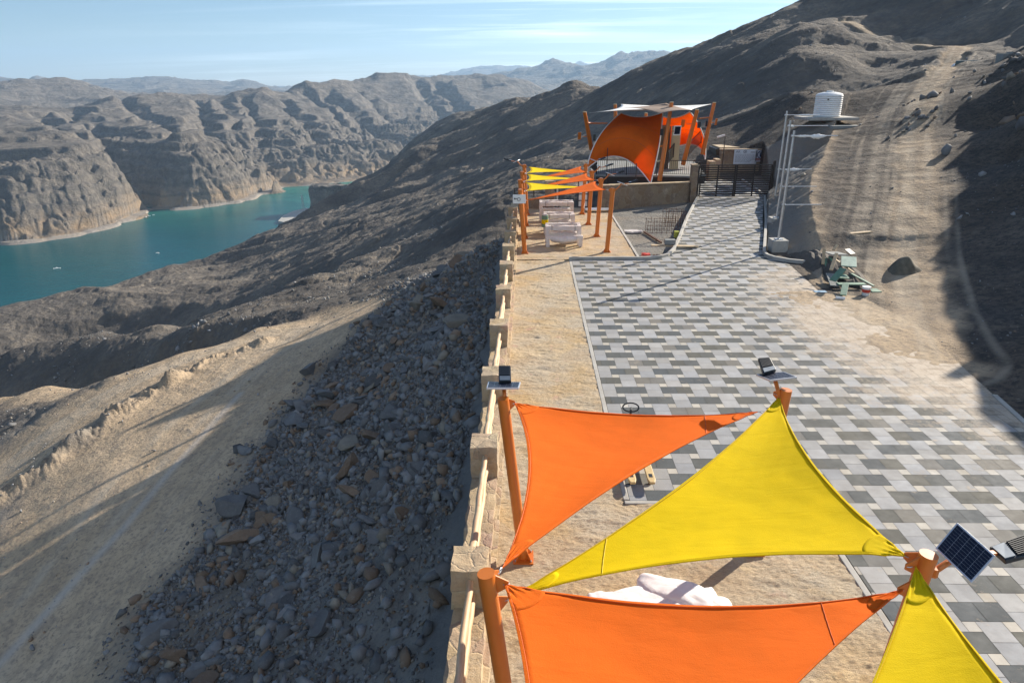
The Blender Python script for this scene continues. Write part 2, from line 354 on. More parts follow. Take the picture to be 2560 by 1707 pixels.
def wfield(az, lr):
    sh = az.shape; q = np.stack([az.ravel(), lr.ravel()], 1); o = np.empty(len(q))
    for i in range(0, len(q), 20000):
        b = q[i:i+20000]; d = np.sqrt(((b[:, None]-X_[None])**2).sum(2)+1e-5)
        o[i:i+20000] = d@sol[:n_]+sol[n_]+b@sol[n_+1:]
    return o.reshape(sh)
AZ0, AZ1, L0, L1 = -1.15, 1.35, math.log(1.5), math.log(13000)
ca = np.linspace(AZ0, AZ1, 420); cl = np.linspace(L0, L1, 800)
CW = wfield(*np.meshgrid(ca, cl))
def bil(az, lr):
    u = np.clip((az-AZ0)/(AZ1-AZ0)*419, 0, 418.999); v = np.clip((lr-L0)/(L1-L0)*799, 0, 798.999)
    i = u.astype(int); j = v.astype(int); fu = u-i; fv = v-j
    return (CW[j, i]*(1-fu)+CW[j, i+1]*fu)*(1-fv)+(CW[j+1, i]*(1-fu)+CW[j+1, i+1]*fu)*fv
def ss(x, a, b): t = np.clip((x-a)/(b-a), 0, 1); return t*t*(3-2*t)
def seg_dist(x, y, P):
    d = np.full(x.shape, 1e9); tt = np.zeros(x.shape)
    for k, (a, b) in enumerate(zip(P[:-1], P[1:])):
        ax, ay = a[0], a[1]; dx, dy = b[0]-ax, b[1]-ay; L = dx*dx+dy*dy
        t = np.clip(((x-ax)*dx+(y-ay)*dy)/L, 0, 1); q = np.hypot(x-ax-t*dx, y-ay-t*dy); m = q < d
        d[m] = q[m]; tt[m] = (k+t)[m]
    return d, tt
RD1 = [G(*p) for p in [(-150,1800,-9.9),(0,1600,-9.8),(120,1480,-9.4),(300,1230,-8.5),(480,1050,-8.0),(640,910,-7.5),(740,850,-7.4),(790,822,-7.4)]]
RD2 = [G(*p) for p in [(-150,1300,-10.8),(0,1190,-10.35),(120,1090,-9.8),(257,995,-9.3),(450,905,-8.7),(642,842,-8.2),(740,822,-7.9),(790,818,-7.5)]]
RD3 = [G(*p) for p in [(-150,1030,-15),(0,1003,-14.2),(110,975,-12.8),(215,963,-11)]]
BRM = [G(*p) for p in [(-150,1370,-10.6),(0,1252,-10.0),(120,1165,-9.3),(302,1034,-8.6),(501,912,-8.2),(655,860,-7.9)]]
TRK = [G(2330,900,0), G(2290,780,0), G(2280,650,.45), G(2292,500,1.9)]+[D(*p) for p in [(2292,335,54),(2312,250,66),(2370,170,82),(2400,122,97),(2300,109,106),(2180,82,119),(2112,54,127)]]
TRK2 = [G(2190,790,0), G(2185,690,.2), G(2208,560,1.2), G(2225,470,2.1)]+[D(*p) for p in [(2236,335,54),(2262,250,66),(2330,180,80)]]
STR = [G(*p) for p in [(0,1657,-9.8),(160,1480,-9.2),(300,1330,-8.5),(420,1190,-8.2),(501,1098,-7.8),(600,985,-7.4)]]
PAVE = [(-1.0,-3),(1.87,-3),(12.9,-3),(11.0,12),(11.45,14.06),(12.6,20.2),(12.2,23.9),(10.95,24.3),(11.3,28.6),(10.9,30.2),(16.1,46.3),(16.4,47.5),(11.6,56),(5,49),(5.42,43.4),(-1.0,42.6)]
BC = [G(2059,716,.0), G(2055,660,.28), G(2053,621,.5), G(2043,586,.9), G(2032,539,1.3), G(2023,486,1.7), G(2030,436,2.2), G(2057,393,2.7), G(2078,332,3.7), D(2100,300,64)]
BCa = np.array(BC)
GUL = [([(186,283,1800),(245,330,1480),(262,356,1330),(255,380,1200),(292,420,1150),(330,480,1120)],24,34), ([(495,255,1950),(505,300,1650),(512,345,1420),(560,362,1340)],24,34), ([(690,250,2000),(735,300,1750),(800,345,1520),(850,370,1440)],20,34),
       ([(820,225,2200),(870,275,1950),(930,320,1750),(985,365,1600)],28,42), ([(1045,205,2650),(1090,260,2300),(1130,300,2000)],40,60), ([(1100,215,2650),(1140,270,2300),(1170,300,2100)],34,48), ([(380,300,1620),(420,330,1420),(440,350,1300)],15,24),
       ([(90,290,1750),(150,320,1500),(190,345,1300)],13,26), ([(610,250,1950),(640,300,1600),(660,345,1440)],17,28), ([(900,215,2300),(940,250,2150),(990,300,1900)],24,38), ([(300,262,2000),(350,290,1750),(372,318,1500)],14,26), ([(560,255,1950),(580,290,1700),(590,330,1500)],14,22), ([(775,230,2150),(830,290,1850),(880,330,1680)],18,28)]
GUL = [([D(*q) for q in P], dp, wd) for P, dp, wd in GUL]
def inpoly(x, y, P):
    c = np.zeros(x.shape, bool); n = len(P)
    for i in range(n):
        (x0, y0), (x1, y1) = P[i], P[(i+1) % n]
        if y0 == y1: continue
        m = ((y0 > y) != (y1 > y)) & (x < (x1-x0)*(y-y0)/(y1-y0)+x0); c ^= m
    return c
def terrain(x, y):
    r = np.hypot(x, y); az = np.arctan2(x, y); z = bil(az, np.log(np.maximum(r, 1.5)))*r+CAMH
    rd = np.full(x.shape, 99.0); near = r < 260
    mk = {}
    for k, P in (('r1', RD1), ('r2', RD2), ('r3', RD3), ('tk', TRK), ('t2', TRK2), ('bm', BRM), ('st', STR)):
        d = np.full(x.shape, 99.0); d[near] = seg_dist(x[near], y[near], P)[0]; mk[k] = d
    road_dist = np.minimum(np.minimum(mk['r1']-4.2, mk['r2']-2.0), mk['r3']-1.6)  # distance outside the edges of the lower roads
    road = 1-ss(road_dist+.8*vnoise(x/3, y/3, 5), 0, 2.2)
    left = (x < -1)
    track = (1-ss(np.minimum(mk['tk']-.75, 9)+.5*vnoise(x/3, y/3, 8)+.35*vnoise(x, y, 18), 0, .8))*(~left)
    dirt = (x > 9)&(r < 75)&(z < 9.5)
    smooth = np.maximum(road*left, np.maximum(track, np.where(dirt, .9, 0)*(1-ss(x-y*.55, 9, 13))))
    # --- relief, every wavelength that the distance allows
    rel = np.zeros_like(x)
    for i, lam in enumerate([0.35, .7, 1.4, 2.8, 6, 12, 25, 50, 100, 200, 420, 900]):
        f = ss(lam/r, .0015, .006)*(1-ss(lam/r, .12, .36))
        f = f*np.where(r > 950, 1-ss(lam/r, .045, .15), 1.0)
        m = f > 0
        if not m.any(): continue
        xx, yy, ff = x[m], y[m], f[m]
        far = ss(r[m], 600, 950)
        wx = xx/lam+.5*vnoise(xx/lam*.7, yy/lam*.7, 40+i); wy = yy/lam+.5*vnoise(xx/lam*.7+9, yy/lam*.7, 60+i)
        iso = .6*(ridged(wx, wy, i)-.38)+.4*vnoise(wx*1.3, wy*1.3, 20+i)
        gul = ridged(wx*.32+3, wy*1.0, 80+i)-.38
        gf = ridged((wx*.8+wy*.6)*.35, (wx*.6-wy*.8)*1.0+5, 90+i)-.38
        if lam < 7:
            f1, rv = cell(wx*1.15, wy*1.15, 30+i); bl = np.sqrt(np.clip(1-(f1/.62)**2, 0, 1))*(.25+1.1*rv**2)*1.6-.52
            iso = np.where(far > .5, iso, .25*iso+.8*bl)
        a = .062 if lam < 3 else (.07 if lam < 30 else .085)
        nn = np.where(far > .5, .55*iso+(1.3 if 60 < lam < 400 else .8)*gf, .60*iso+(0 if lam < 5 else .35 if lam < 20 else 1.0)*gul)
        s_ = smooth[m]*(1 if lam < 40 else 0)
        rel[m] += lam*a*nn*ff*(1-.93*s_)
    gm = (r > 1000)&(r < 2900)&(az < .05)
    if gm.any():
        wx_ = x[gm]+22*vnoise(x[gm]/60, y[gm]/60, 51); wy_ = y[gm]+22*vnoise(x[gm]/60, y[gm]/60, 52); cut = np.zeros(wx_.shape)
        for P_, dp, wd in GUL: dg_ = seg_dist(wx_, wy_, P_)[0]; cut = np.maximum(cut, dp*np.clip(1-dg_/wd, 0, 1))
        rel[gm] -= cut
    d_sh = np.full(x.shape, 1e9)
    fm = (r > 500)&(r < 4000)
    if fm.any(): d_sh[fm] = seg_dist(x[fm], y[fm], SHP)[0]
    shm = 1-ss(d_sh, 8, 26)
    rel *= (1-shm*(r > 700))*np.where(r > 450, ss(z, -159.5, -150), 1)
    # keep crest lines: relief fades out near the flat terrace
    z = z+rel*ss(r, 4, 12)
    # rock strata on the far cliffs
    cl_ = ss(r, 850, 1000)*(1-ss(r, 2300, 3000))*ss(z, -154, -140)*(1-ss(z, -75, -35))
    zq = z+6*vnoise(x/300, y/300, 3); st = 15.0; fr = (zq/st)-np.floor(zq/st)
    z = z+cl_*.75*st*(ss(fr, .0, .30)-fr)*(.6+.8*np.abs(vnoise(x/120, y/120, 77)))
    cl2 = ss(r, 850, 1000)*(1-ss(r, 1700, 2200))*ss(z, -157, -150)*(1-ss(z, -95, -60))
    wj = .5*vnoise(x/26, y/26, 5)
    for lm, am in ((52, 11), (23, 5.5), (11, 2.6)): z = z-cl2*am*(np.clip(.6-np.abs(vnoise(x/lm+wj, y/lm-wj, 33+int(lm)))*2.6, 0, 1)-.18)
    # shore road bench
    bench = (d_sh < 9)&(z > -162)&(r > 900); z = np.where(bench, np.minimum(z, -157.2), z)
    # berm heap and wheel ruts on the lower roads
    b = np.exp(-((mk['bm']+.35*vnoise(x/1.5, y/1.5, 9))/.6)**2)*np.clip(.25+.5*vnoise(x/2.2, y/2.2, 4)+.35*vnoise(x/.9, y/.9, 7)+.30*np.abs(vnoise(x/.35, y/.35, 3)), .04, 1); z = z+np.clip(b, 0, 2)*left
    for q, s0 in (('tk', 1), ('t2', 2)):
        z = z-.035*np.exp(-((mk[q]-.9)/.28)**2)*(~left)
    # crushed-rock berm right of the ramp
    nb = (r < 80)&(x > 8)
    dc = np.full(x.shape, 99.0); tc_ = np.zeros(x.shape); dc[nb], tc_[nb] = seg_dist(x[nb], y[nb], BC)
    k0 = np.clip(tc_.astype(int), 0, len(BC)-2); bx0, by0 = BCa[k0, 0], BCa[k0, 1]; bx1, by1 = BCa[k0+1, 0], BCa[k0+1, 1]
    side = (bx1-bx0)*(y-by0)-(by1-by0)*(x-bx0); zc = BCa[k0, 2]+(BCa[k0+1, 2]-BCa[k0, 2])*(tc_-k0); zc = zc+.06*vnoise(x*1.2, y*1.2, 2)
    lf = nb&(side > 0)&(y > 23.5); fl = np.where(y > 47, -.1, 0.0)
    zb_ = np.maximum(zc-.72*dc+.03*vnoise(x*5, y*5, 6), fl); kf = ss(y, 49, 55); z = np.where(lf&(dc < 9)&(y < 58), zb_*(1-kf)+z*kf, z)
    wq = np.exp(-(dc/4.5)**2)*nb*(side <= 0); z = z*(1-wq)+zc*wq
    bermf = lf&(zc-.72*dc > fl)&(y < 58); bcrest = np.exp(-((dc-.1)/.45)**2)*nb*(y > 25)
    # the terrace itself is flat
    ins = inpoly(x, y, PAVE)&(r < 80)
    edge, _ = seg_dist(np.where(r < 80, x, 1e4), y, PAVE[2:13])
    k = ss(edge, 0, 2.0); out = (x > 5)&(~ins)&(r < 70)&(y < 48)
    out &= ~lf; z = np.where(out, np.maximum(z, -.0)*k+.01*(1-k)+.012, z)
    z = np.where(ins, np.where((x > 8.5)&(y < 29.6), -.03, -.28), z)
    dri = ins&(x > 7)&(y > 15)&(y < 24.6); ed2 = np.full(x.shape, 99.0); ed2[dri] = seg_dist(x[dri], y[dri], PAVE[4:9])[0]; z = np.where(dri, np.maximum(z, -.03+.055*(1-ss(ed2+.9*vnoise(x*.9, y*.9, 61)+.35*vnoise(x*4, y*4, 62), .2, 3.0))*ss(y, 16, 19)+.012*vnoise(x*3, y*3, 63)), z)
    crt = inpoly(x, y, [(10,46),(16.8,46.4),(18.3,52),(20,60.3),(8,60.3),(9,50)])&(r < 80); z = np.where(crt, np.minimum(z, -.06), z)
    conc = np.exp(-((x+1.35)/.55)**2)*left*(y > -6)*(y < 46)
    return z, r, dict(road=np.clip(road*left*(1-b), 0, 1), track=track*(~ins), conc=conc, dirt=smooth*(~left), shore=shm*(r > 700), berm=np.clip(b, 0, 1), streak=np.exp(-(mk['st']/.24)**2)*left, ins=ins, bermf=bermf, bcrest=bcrest, mk=mk, d_sh=d_sh)
lr = np.concatenate([np.arange(L0, math.log(930), .0047), np.arange(math.log(930), math.log(1750), .0017), np.arange(math.log(1750), L1, .0047)])
az = np.concatenate([np.linspace(AZ0, -.74, 60, endpoint=False), np.linspace(-.74, .70, 1230, endpoint=False), np.linspace(.70, AZ1, 130)])
AA, LL = np.meshgrid(az, lr)
XX = np.exp(LL)*np.sin(AA); YY = np.exp(LL)*np.cos(AA)
# snap one column of the mesh on the terrace edge so the drop is crisp
ZZ, RR, MK = terrain(XX, YY)
na, nl = len(az), len(lr)
idx = np.arange(na*nl).reshape(nl, na)
FF = np.stack([idx[:-1, :-1], idx[:-1, 1:], idx[1:, 1:], idx[1:, :-1]], -1).reshape(-1, 4)
zmin = np.minimum.reduce([ZZ[:-1, :-1], ZZ[:-1, 1:], ZZ[1:, 1:], ZZ[1:, :-1]]).ravel(); rmin = RR[:-1, :-1].ravel()
zmax = np.maximum.reduce([ZZ[:-1, :-1], ZZ[:-1, 1:], ZZ[1:, 1:], ZZ[1:, :-1]]).ravel()
keep = ~(zmax < WZ-14); FF = FF[keep]
# earth material masks: R pale road earth, G grey crushed rock, B warm sandstone tint
ridge_g = MK['berm']
gravel = np.clip(np.clip(.75+.9*vnoise(XX/4, YY/5, 71)+.3*vnoise(XX, YY, 72), .1, 1)*(XX < -1)*(RR < 48)*(1-.9*MK['road'])*ss(ZZ, -12.5, -9)*(1-ss(YY, 42, 60)), 0, 1)
bm_face = MK['bermf']*1.0
ins_g = MK['ins']&(XX > 4.9)&(YY > 29.5)
STK = np.maximum(MK['streak'], (MK['d_sh'] < 8)*(ZZ < -155.5)*.8)
Rm = np.clip(MK['road']*.97+MK['track']*.8*(.6+.8*np.abs(vnoise(XX/2, YY/2, 3)))+.55*MK['bcrest']*(1-.0*MK['bermf']), 0, 1)*(1-MK['bermf']*(1-MK['bcrest']))
Rm = np.maximum(Rm, .85*(MK['ins']&(ZZ > -.029)))
Gm = np.clip(np.maximum(gravel, np.maximum(bm_face, ins_g*1.0)), 0, 1)
sdt = 1-.0*XX
RUT = .9*np.clip(vnoise(MK['mk']['tk']*2.6, RR*.05, 4)*1.8, 0, 1)*(MK['mk']['tk'] < 1.9)+.8*np.clip(vnoise(MK['mk']['t2']*2.6, RR*.05, 9)*1.8, 0, 1)*(MK['mk']['t2'] < 2.6)+.9*np.clip(vnoise(MK['mk']['r1']*1.9, RR*.06, 14)*1.8, 0, 1)*(MK['mk']['r1'] < 3.4)+.9*np.clip(vnoise(MK['mk']['r2']*2.2, RR*.06, 19)*1.8+.3, 0, 1)*(MK['mk']['r2'] < 1.6)+.0*np.exp(-((MK['mk']['tk']-.9)/.3)**2)+np.exp(-((MK['mk']['t2']-.9)/.3)**2)+.8*np.exp(-((MK['mk']['r1']-.9)/.3)**2)+.8*np.exp(-((MK['mk']['r2']-.8)/.25)**2)
Bm = np.clip(MK['streak']*.0+ss(-(ZZ+150), -26, 0)*(RR > 850)*(RR < 2000)*.9+MK['berm']*.5, 0, 1)
mask = np.stack([Rm, Gm, Bm], -1).reshape(-1, 3)
conc = np.clip(MK['conc'], 0, 1).ravel(); streak = STK.ravel(); dirt_ = (MK['dirt']*(~MK['ins'])).ravel()

b = NB('earth'); P = b.P()
vc = b.n('ShaderNodeAttribute', attribute_name='mask'); sp_ = b.n('ShaderNodeSeparateColor'); b.t.links.new(vc.outputs[0], sp_.inputs[0])
mr, mg, mbl = sp_.outputs
big = b.noise(.012, 6, .6); mid = b.noise(.35, 6, .65); fin_ = b.noise(5, 5, .7); fin2 = b.noise(1.3, 6, .75)
far_tex = b.noise(.09, 8, .72)
vq = b.n('ShaderNodeTexVoronoi', feature='F1'); b.put(vq.inputs['Vector'], P); vq.inputs['Scale'].default_value = .9
vs_ = b.n('ShaderNodeSeparateColor'); b.t.links.new(vq.outputs['Color'], vs_.inputs[0])
vq2 = b.n('ShaderNodeTexVoronoi', feature='F1'); b.put(vq2.inputs['Vector'], P); vq2.inputs['Scale'].default_value = 3.1
vs2 = b.n('ShaderNodeSeparateColor'); b.t.links.new(vq2.outputs['Color'], vs2.inputs[0])
rock = b.mix(b.rmp(big, .35, .65), (.168, .150, .130), (.232, .206, .176))
rock = b.mix(b.rmp(vs_.outputs[0], .4, 1, 0, .5), rock, (.095, .092, .090)); rock = b.mix(b.rmp(vs_.outputs[1], .7, 1, 0, .5), rock, (.27, .225, .175)); rock = b.mix(b.rmp(vs2.outputs[0], .5, 1, 0, .45), rock, (.23, .205, .175))
rock = b.mix(b.rmp(far_tex, .42, .58), b.mix(1.0, rock, (.60, .60, .63), 'MULTIPLY'), b.mix(1.0, rock, (1.18, 1.15, 1.1), 'MULTIPLY'))
rock = b.mix(b.rmp(mid, .35, .7, 0, .5), rock, (.25, .21, .16))
rock = b.mix(b.rmp(fin2, .45, .62, 0, .75), rock, (.13, .125, .12))
rock = b.mix(b.rmp(mbl, 0, 1, 0, .7), rock, b.mix(b.rmp(b.noise(.05, 5, .6), .35, .6), (.42, .28, .15), (.30, .24, .18)))
# layers of the strata, level bands broken by noise
sep = b.n('ShaderNodeSeparateXYZ'); b.put(sep.inputs[0], P)
zb = b.ma('ADD', b.ma('MULTIPLY', sep.outputs[2], .42), b.ma('MULTIPLY', b.noise(.02, 5, .6), 9.0))
band = b.ma('SINE', zb); rock = b.mix(b.rmp(band, .3, .9, 0, .4), rock, (.10, .095, .09))
grv = b.mix(b.rmp(fin_, .3, .7), (.085, .09, .10), (.21, .205, .20)); grv = b.mix(b.rmp(b.noise(16, 3, .7), .5, .62, 0, .7), grv, (.33, .32, .30)); grv = b.mix(b.rmp(b.vor(9, out=0), .0, .5), grv, (.24, .225, .20))
grv = b.mix(b.rmp(b.noise(.25, 3), .48, .66, 0, .6), grv, (.30, .235, .17))
road = b.mix(b.rmp(mid, .3, .7), (.46, .34, .215), (.58, .445, .30)); road = b.mix(b.rmp(fin2, .5, .68, 0, .55), road, (.27, .21, .155))
road = b.mix(b.rmp(b.noise(6, 6, .8), .50, .60, 0, .75), road, (.20, .165, .135)); road = b.mix(b.rmp(b.noise(2.6, 4, .7, b.map(P, (1, .25, 1), (0, 0, -.6))), .5, .64, 0, .5), road, (.30, .24, .18))
dirt = b.mix(b.rmp(mid, .35, .65), (.095, .077, .063), (.16, .128, .10)); dirt = b.mix(b.rmp(b.noise(.22, 5, .7), .45, .62, 0, .8), dirt, (.085, .078, .073)); dirt = b.mix(b.rmp(fin_, .46, .6, 0, .85), dirt, (.05, .047, .046)); dirt = b.mix(b.rmp(fin2, .52, .66, 0, .6), dirt, (.21, .17, .13)); dirt = b.mix(b.rmp(b.noise(9, 3, .8), .6, .7, 0, .7), dirt, (.28, .25, .21))
c = b.mix(b.rmp(b.attr('dirt'), .2, .9), rock, dirt)
c = b.mix(mg, c, grv); c = b.mix(mr, c, road); c = b.mix(b.ma('MULTIPLY', b.attr('rut'), b.rmp(b.noise(.5, 4), .35, .6, .1, .6)), c, (.50, .42, .32))
c = b.mix(b.rmp(b.attr('streak'), .1, 1, 0, .5), c, (.50, .47, .43))
c = b.mix(b.rmp(b.attr('conc'), .25, .7, 0, .85), c, b.mix(b.rmp(fin2, .3, .7), (.15, .15, .148), (.22, .21, .195)))
cam_d = b.n('ShaderNodeVectorMath', operation='LENGTH'); b.put(cam_d.inputs[0], P); dist = cam_d.outputs['Value']
h1 = b.ma('MULTIPLY', b.ma('ADD', b.noise(5, 7, .8), b.ma('MULTIPLY', b.vor(6), -.35)), b.ma('MULTIPLY', b.rmp(b.noise(.3, 3), .35, .65, .35, 1), b.ma('MULTIPLY', b.rmp(dist, 40, 160, 1, .15), b.rmp(mr, 0, 1, 1, .25)))); nr = b.bump(h1, .12, .9)
h2 = b.ma('MULTIPLY', b.ma('ADD', b.noise(.7, 7, .75), b.ma('MULTIPLY', b.vor(.9), .4)), b.ma('MULTIPLY', b.rmp(dist, 25, 60, 0, 1), b.rmp(dist, 300, 900, 1, 0))); nr = b.bump(h2, .8, .8, nr)
h3 = b.ma('MULTIPLY', b.noise(.05, 9, .72), b.rmp(dist, 200, 700, 0, 1)); nr = b.bump(h3, 14, .8, nr)
earth = b.fin(c, .95, nr, Specular_IOR_Level=.15)
tr = fast_mesh('terrain', np.stack([XX, YY, ZZ], -1).reshape(-1, 3), FF, earth, True, dict(mask=('POINT', mask), conc=('POINT', conc), streak=('POINT', streak), rut=('POINT', np.clip(RUT, 0, 1).ravel()), dirt=('POINT', dirt_)))
tr['kind'] = 'structure'

# water of the inlet
b = NB('sea_water'); P = b.P()
g1 = b.ma('ADD', b.noise(.09, 4, .6, b.map(P, (1, 2.2, 1), (0, 0, .6))), b.ma('MULTIPLY', b.noise(.5, 3, .6), .35))
sepw = b.n('ShaderNodeSeparateXYZ'); b.put(sepw.inputs[0], P)
shal = b.rmp(sepw.outputs[1], 780, 1250); shal = b.ma('MULTIPLY', shal, b.rmp(b.noise(.006, 4), .3, .65, .45, 1))
wc = b.mix(shal, (.004, .075, .082), (.040, .235, .18)); wc = b.mix(b.rmp(b.noise(.012, 5, .6, b.map(P, (1, 3, 1), (0, 0, .5))), .42, .62, 0, .35), wc, (.003, .052, .062))
water = b.fin(wc, .22, b.bump(g1, .9, .5), IOR=1.33, Specular_IOR_Level=.22)
m = MB(); m.grid([[(-6000+i*400.0, 100+j*500.0, WZ) for j in range(22)] for i in range(26)])
struct('water', m, water)
# ---------------------------------------------------------------- loose rock on the slopes
b = NB('broken_rock'); ra = b.attr('tint', True); nz = b.noise(2.2, 6, .7); n3 = b.noise(11, 5, .75)
c = b.mix(b.rmp(nz, .35, .65), ra, b.mix(1.0, ra, (.72, .72, .74), 'MULTIPLY')); c = b.mix(b.rmp(n3, .56, .72, 0, .4), c, (.33, .31, .28))
M_rock = b.fin(c, .9, b.bump(b.ma('ADD', nz, b.ma('MULTIPLY', n3, .5)), .05, .7), Specular_IOR_Level=.2)
ph = (1+5**.5)/2
IV = np.array([(-1,ph,0),(1,ph,0),(-1,-ph,0),(1,-ph,0),(0,-1,ph),(0,1,ph),(0,-1,-ph),(0,1,-ph),(ph,0,-1),(ph,0,1),(-ph,0,-1),(-ph,0,1)], float); IV /= np.linalg.norm(IV[0])
IF_ = np.array([(0,11,5),(0,5,1),(0,1,7),(0,7,10),(0,10,11),(1,5,9),(5,11,4),(11,10,2),(10,7,6),(7,1,8),(3,9,4),(3,4,2),(3,2,6),(3,6,8),(3,8,9),(4,9,5),(2,4,11),(6,2,10),(8,6,7),(9,8,1)])
def rnd_rot(n):
    q = rng.normal(size=(n, 4)); q /= np.linalg.norm(q, axis=1)[:, None]; w_, x, y, z = q.T
    return np.stack([np.stack([1-2*(y*y+z*z), 2*(x*y-z*w_), 2*(x*z+y*w_)], -1), np.stack([2*(x*y+z*w_), 1-2*(x*x+z*z), 2*(y*z-x*w_)], -1), np.stack([2*(x*z-y*w_), 2*(y*z+x*w_), 1-2*(x*x+y*y)], -1)], 1)
def rocks(name, x, y, size, tint, sink=.25):
    n = len(x); z, r, mk = terrain(x, y)
    v = IV[None]*(1+rng.uniform(-.5, .35, (n, 12, 1))); sc3 = np.stack([rng.uniform(.7, 1.25, n), rng.uniform(.5, 1.0, n), rng.uniform(.28, .75, n)], -1)[:, None]; v = v*sc3
    v = np.einsum('nij,nkj->nki', rnd_rot(n), v)*size[:, None, None]*.5; v[:, :, 0] += x[:, None]; v[:, :, 1] += y[:, None]; v[:, :, 2] += (z+size*(.5-sink)*.6)[:, None]
    F = (IF_[None]+12*np.arange(n)[:, None, None]).reshape(-1, 3)
    o = fast_mesh(name, v.reshape(-1, 3), F, M_rock, False, dict(tint=('POINT', np.repeat(tint, 12, 0)))); return o
def tints(n, warm=.14):
    g = rng.uniform(.12, .28, n); t_ = np.stack([g*1.0, g, g*.99], -1); k = rng.random(n) < warm; t_[k] = np.array([.26, .19, .135])*rng.uniform(.7, 1.25, (k.sum(), 1)); k = rng.random(n) < .08; t_[k] = np.array([.30, .27, .22])*rng.uniform(.8, 1.2, (k.sum(), 1)); return t_
def scatter(n, xr, yr, smin, smax, pw, ok):
    x = rng.uniform(*xr, n); y = rng.uniform(*yr, n); z, r, mk = terrain(x, y); m = ok(x, y, z, mk); x, y = x[m], y[m]
    u = rng.random(len(x)); s_ = smin*(1-u*(1-(smin/smax)**pw))**(-1/pw); return x, y, s_
slope_ok = lambda x, y, z, mk: ((mk['road'] < .2)|((mk['road'] < .9)&(rng.random(len(x)) < .10)))&(x < -1.55-.4*np.abs(vnoise(y*.6, y*.1, 3)))&(rng.random(len(x)) < np.clip(.5+.9*vnoise(x/3.5+3, y/5, 11)+.6*ss(y, 8, 20), .33, 1))
x, y, s_ = scatter(105000, (-15, -1.6), (3, 46), .07, .62, 2.0, slope_ok); o = rocks('rubble', x, y, s_, tints(len(x))); o['kind'] = 'stuff'
x, y, s_ = scatter(16000, (-60, -8), (10, 90), .12, .8, 2.6, lambda x, y, z, mk: (mk['road'] < .02)&(np.hypot(x, y) > 24)&(rng.random(len(x)) < np.clip(.2+.9*vnoise(x/6, y/6, 21), .04, 1))); o = rocks('scree', x, y, s_, tints(len(x), .05)*1.25); o['kind'] = 'stuff'
x, y, s_ = scatter(30000, (-45, -9), (10, 50), .03, .30, 2.2, lambda x, y, z, mk: ((mk['road'] > .2)&(rng.random(len(x)) < .35*np.clip(vnoise(x/2, y/5, 4)+.2, 0, 1)))|((mk['berm'] > .25)&(rng.random(len(x)) < .8))); o = rocks('road_stones', x, y, s_, tints(len(x), .25)*1.5); o['kind'] = 'stuff'
def bad(x, y): return inpoly(x, y, PAVE)
x, y, s_ = scatter(26000, (9, 62), (8, 110), .04, .5, 2.3, lambda x, y, z, mk: (~bad(x, y))&(rng.random(len(x)) < np.clip(.25+.8*vnoise(x/5, y/5, 31)-.8*mk['track'], .03, 1))&(np.arctan2(x, y) < .75)); o = rocks('dirt_stones', x, y, s_, tints(len(x), .12)*1.35); o['kind'] = 'stuff'
x, y, s_ = scatter(1100, (24, 44), (22, 62), .3, 1.3, 2.0, lambda x, y, z, mk: (z > 3.2)&(rng.random(len(x)) < np.clip(.3+vnoise(x/4, y/4, 37), 0, 1))&(x > y*.52)); o = rocks('bank_rocks', x, y, s_, tints(len(x), .2)); o['kind'] = 'stuff'
# the large boulders one by one
def big_rock(k):
    bm = bmesh.new(); bmesh.ops.create_icosphere(bm, subdivisions=3, radius=.5); rnd = np.random.default_rng(100+k); pl_ = rnd.normal(size=(8, 3)); pl_ /= np.linalg.norm(pl_, axis=1)[:, None]; dd = rnd.uniform(.15, .36, 8); sc3 = rnd.uniform(.8, 1.3, 3)*np.array([1.15, .95, .7])
    for v in bm.verts:
        p = np.array(v.co)
        for n, d in zip(pl_, dd):
            q = p@n
            if q > d: p = p-n*(q-d)
        p = p*sc3; p = p*(1+.05*vnoise(np.array([p[0]*6+k]), np.array([p[1]*6+p[2]*5]), k)[0]); v.co = p
    me = bpy.data.meshes.new('boulder'); bm.to_mesh(me); bm.free(); a = me.attributes.new('tint', 'FLOAT_COLOR', 'POINT'); t_ = tints(1, .12)[0]*.9; me['warm'] = bool(t_[0] > t_[2]*1.2); a.data.foreach_set('color', [*t_, 1]*len(me.vertices)); me.materials.append(M_rock); return me
import bmesh
BR = [big_rock(k) for k in range(14)]
x, y, s_ = scatter(900, (-12.5, -2.6), (6, 42), .55, 1.3, 2.6, slope_ok); x, y, s_ = x[:150], y[:150], s_[:150]; z, _, mk = terrain(x, y)
for k in range(len(x)):
    o = bpy.data.objects.new('boulder', BR[k % 14]); COL.objects.link(o); o.location = (x[k], y[k], z[k]+.18*s_[k]); o.scale = (s_[k],)*3; o.rotation_euler = (rng.uniform(-.5, .5), rng.uniform(-.5, .5), rng.uniform(0, 6.28))
    tag(o, ('rusty tan' if BR[k % 14].get('warm') else 'blue-grey')+(' large' if s_[k] > .8 else ' mid-sized')+' angular boulder lying in the shaded rubble slope below the parapet', 'boulder', 'boulders in the rubble slope')
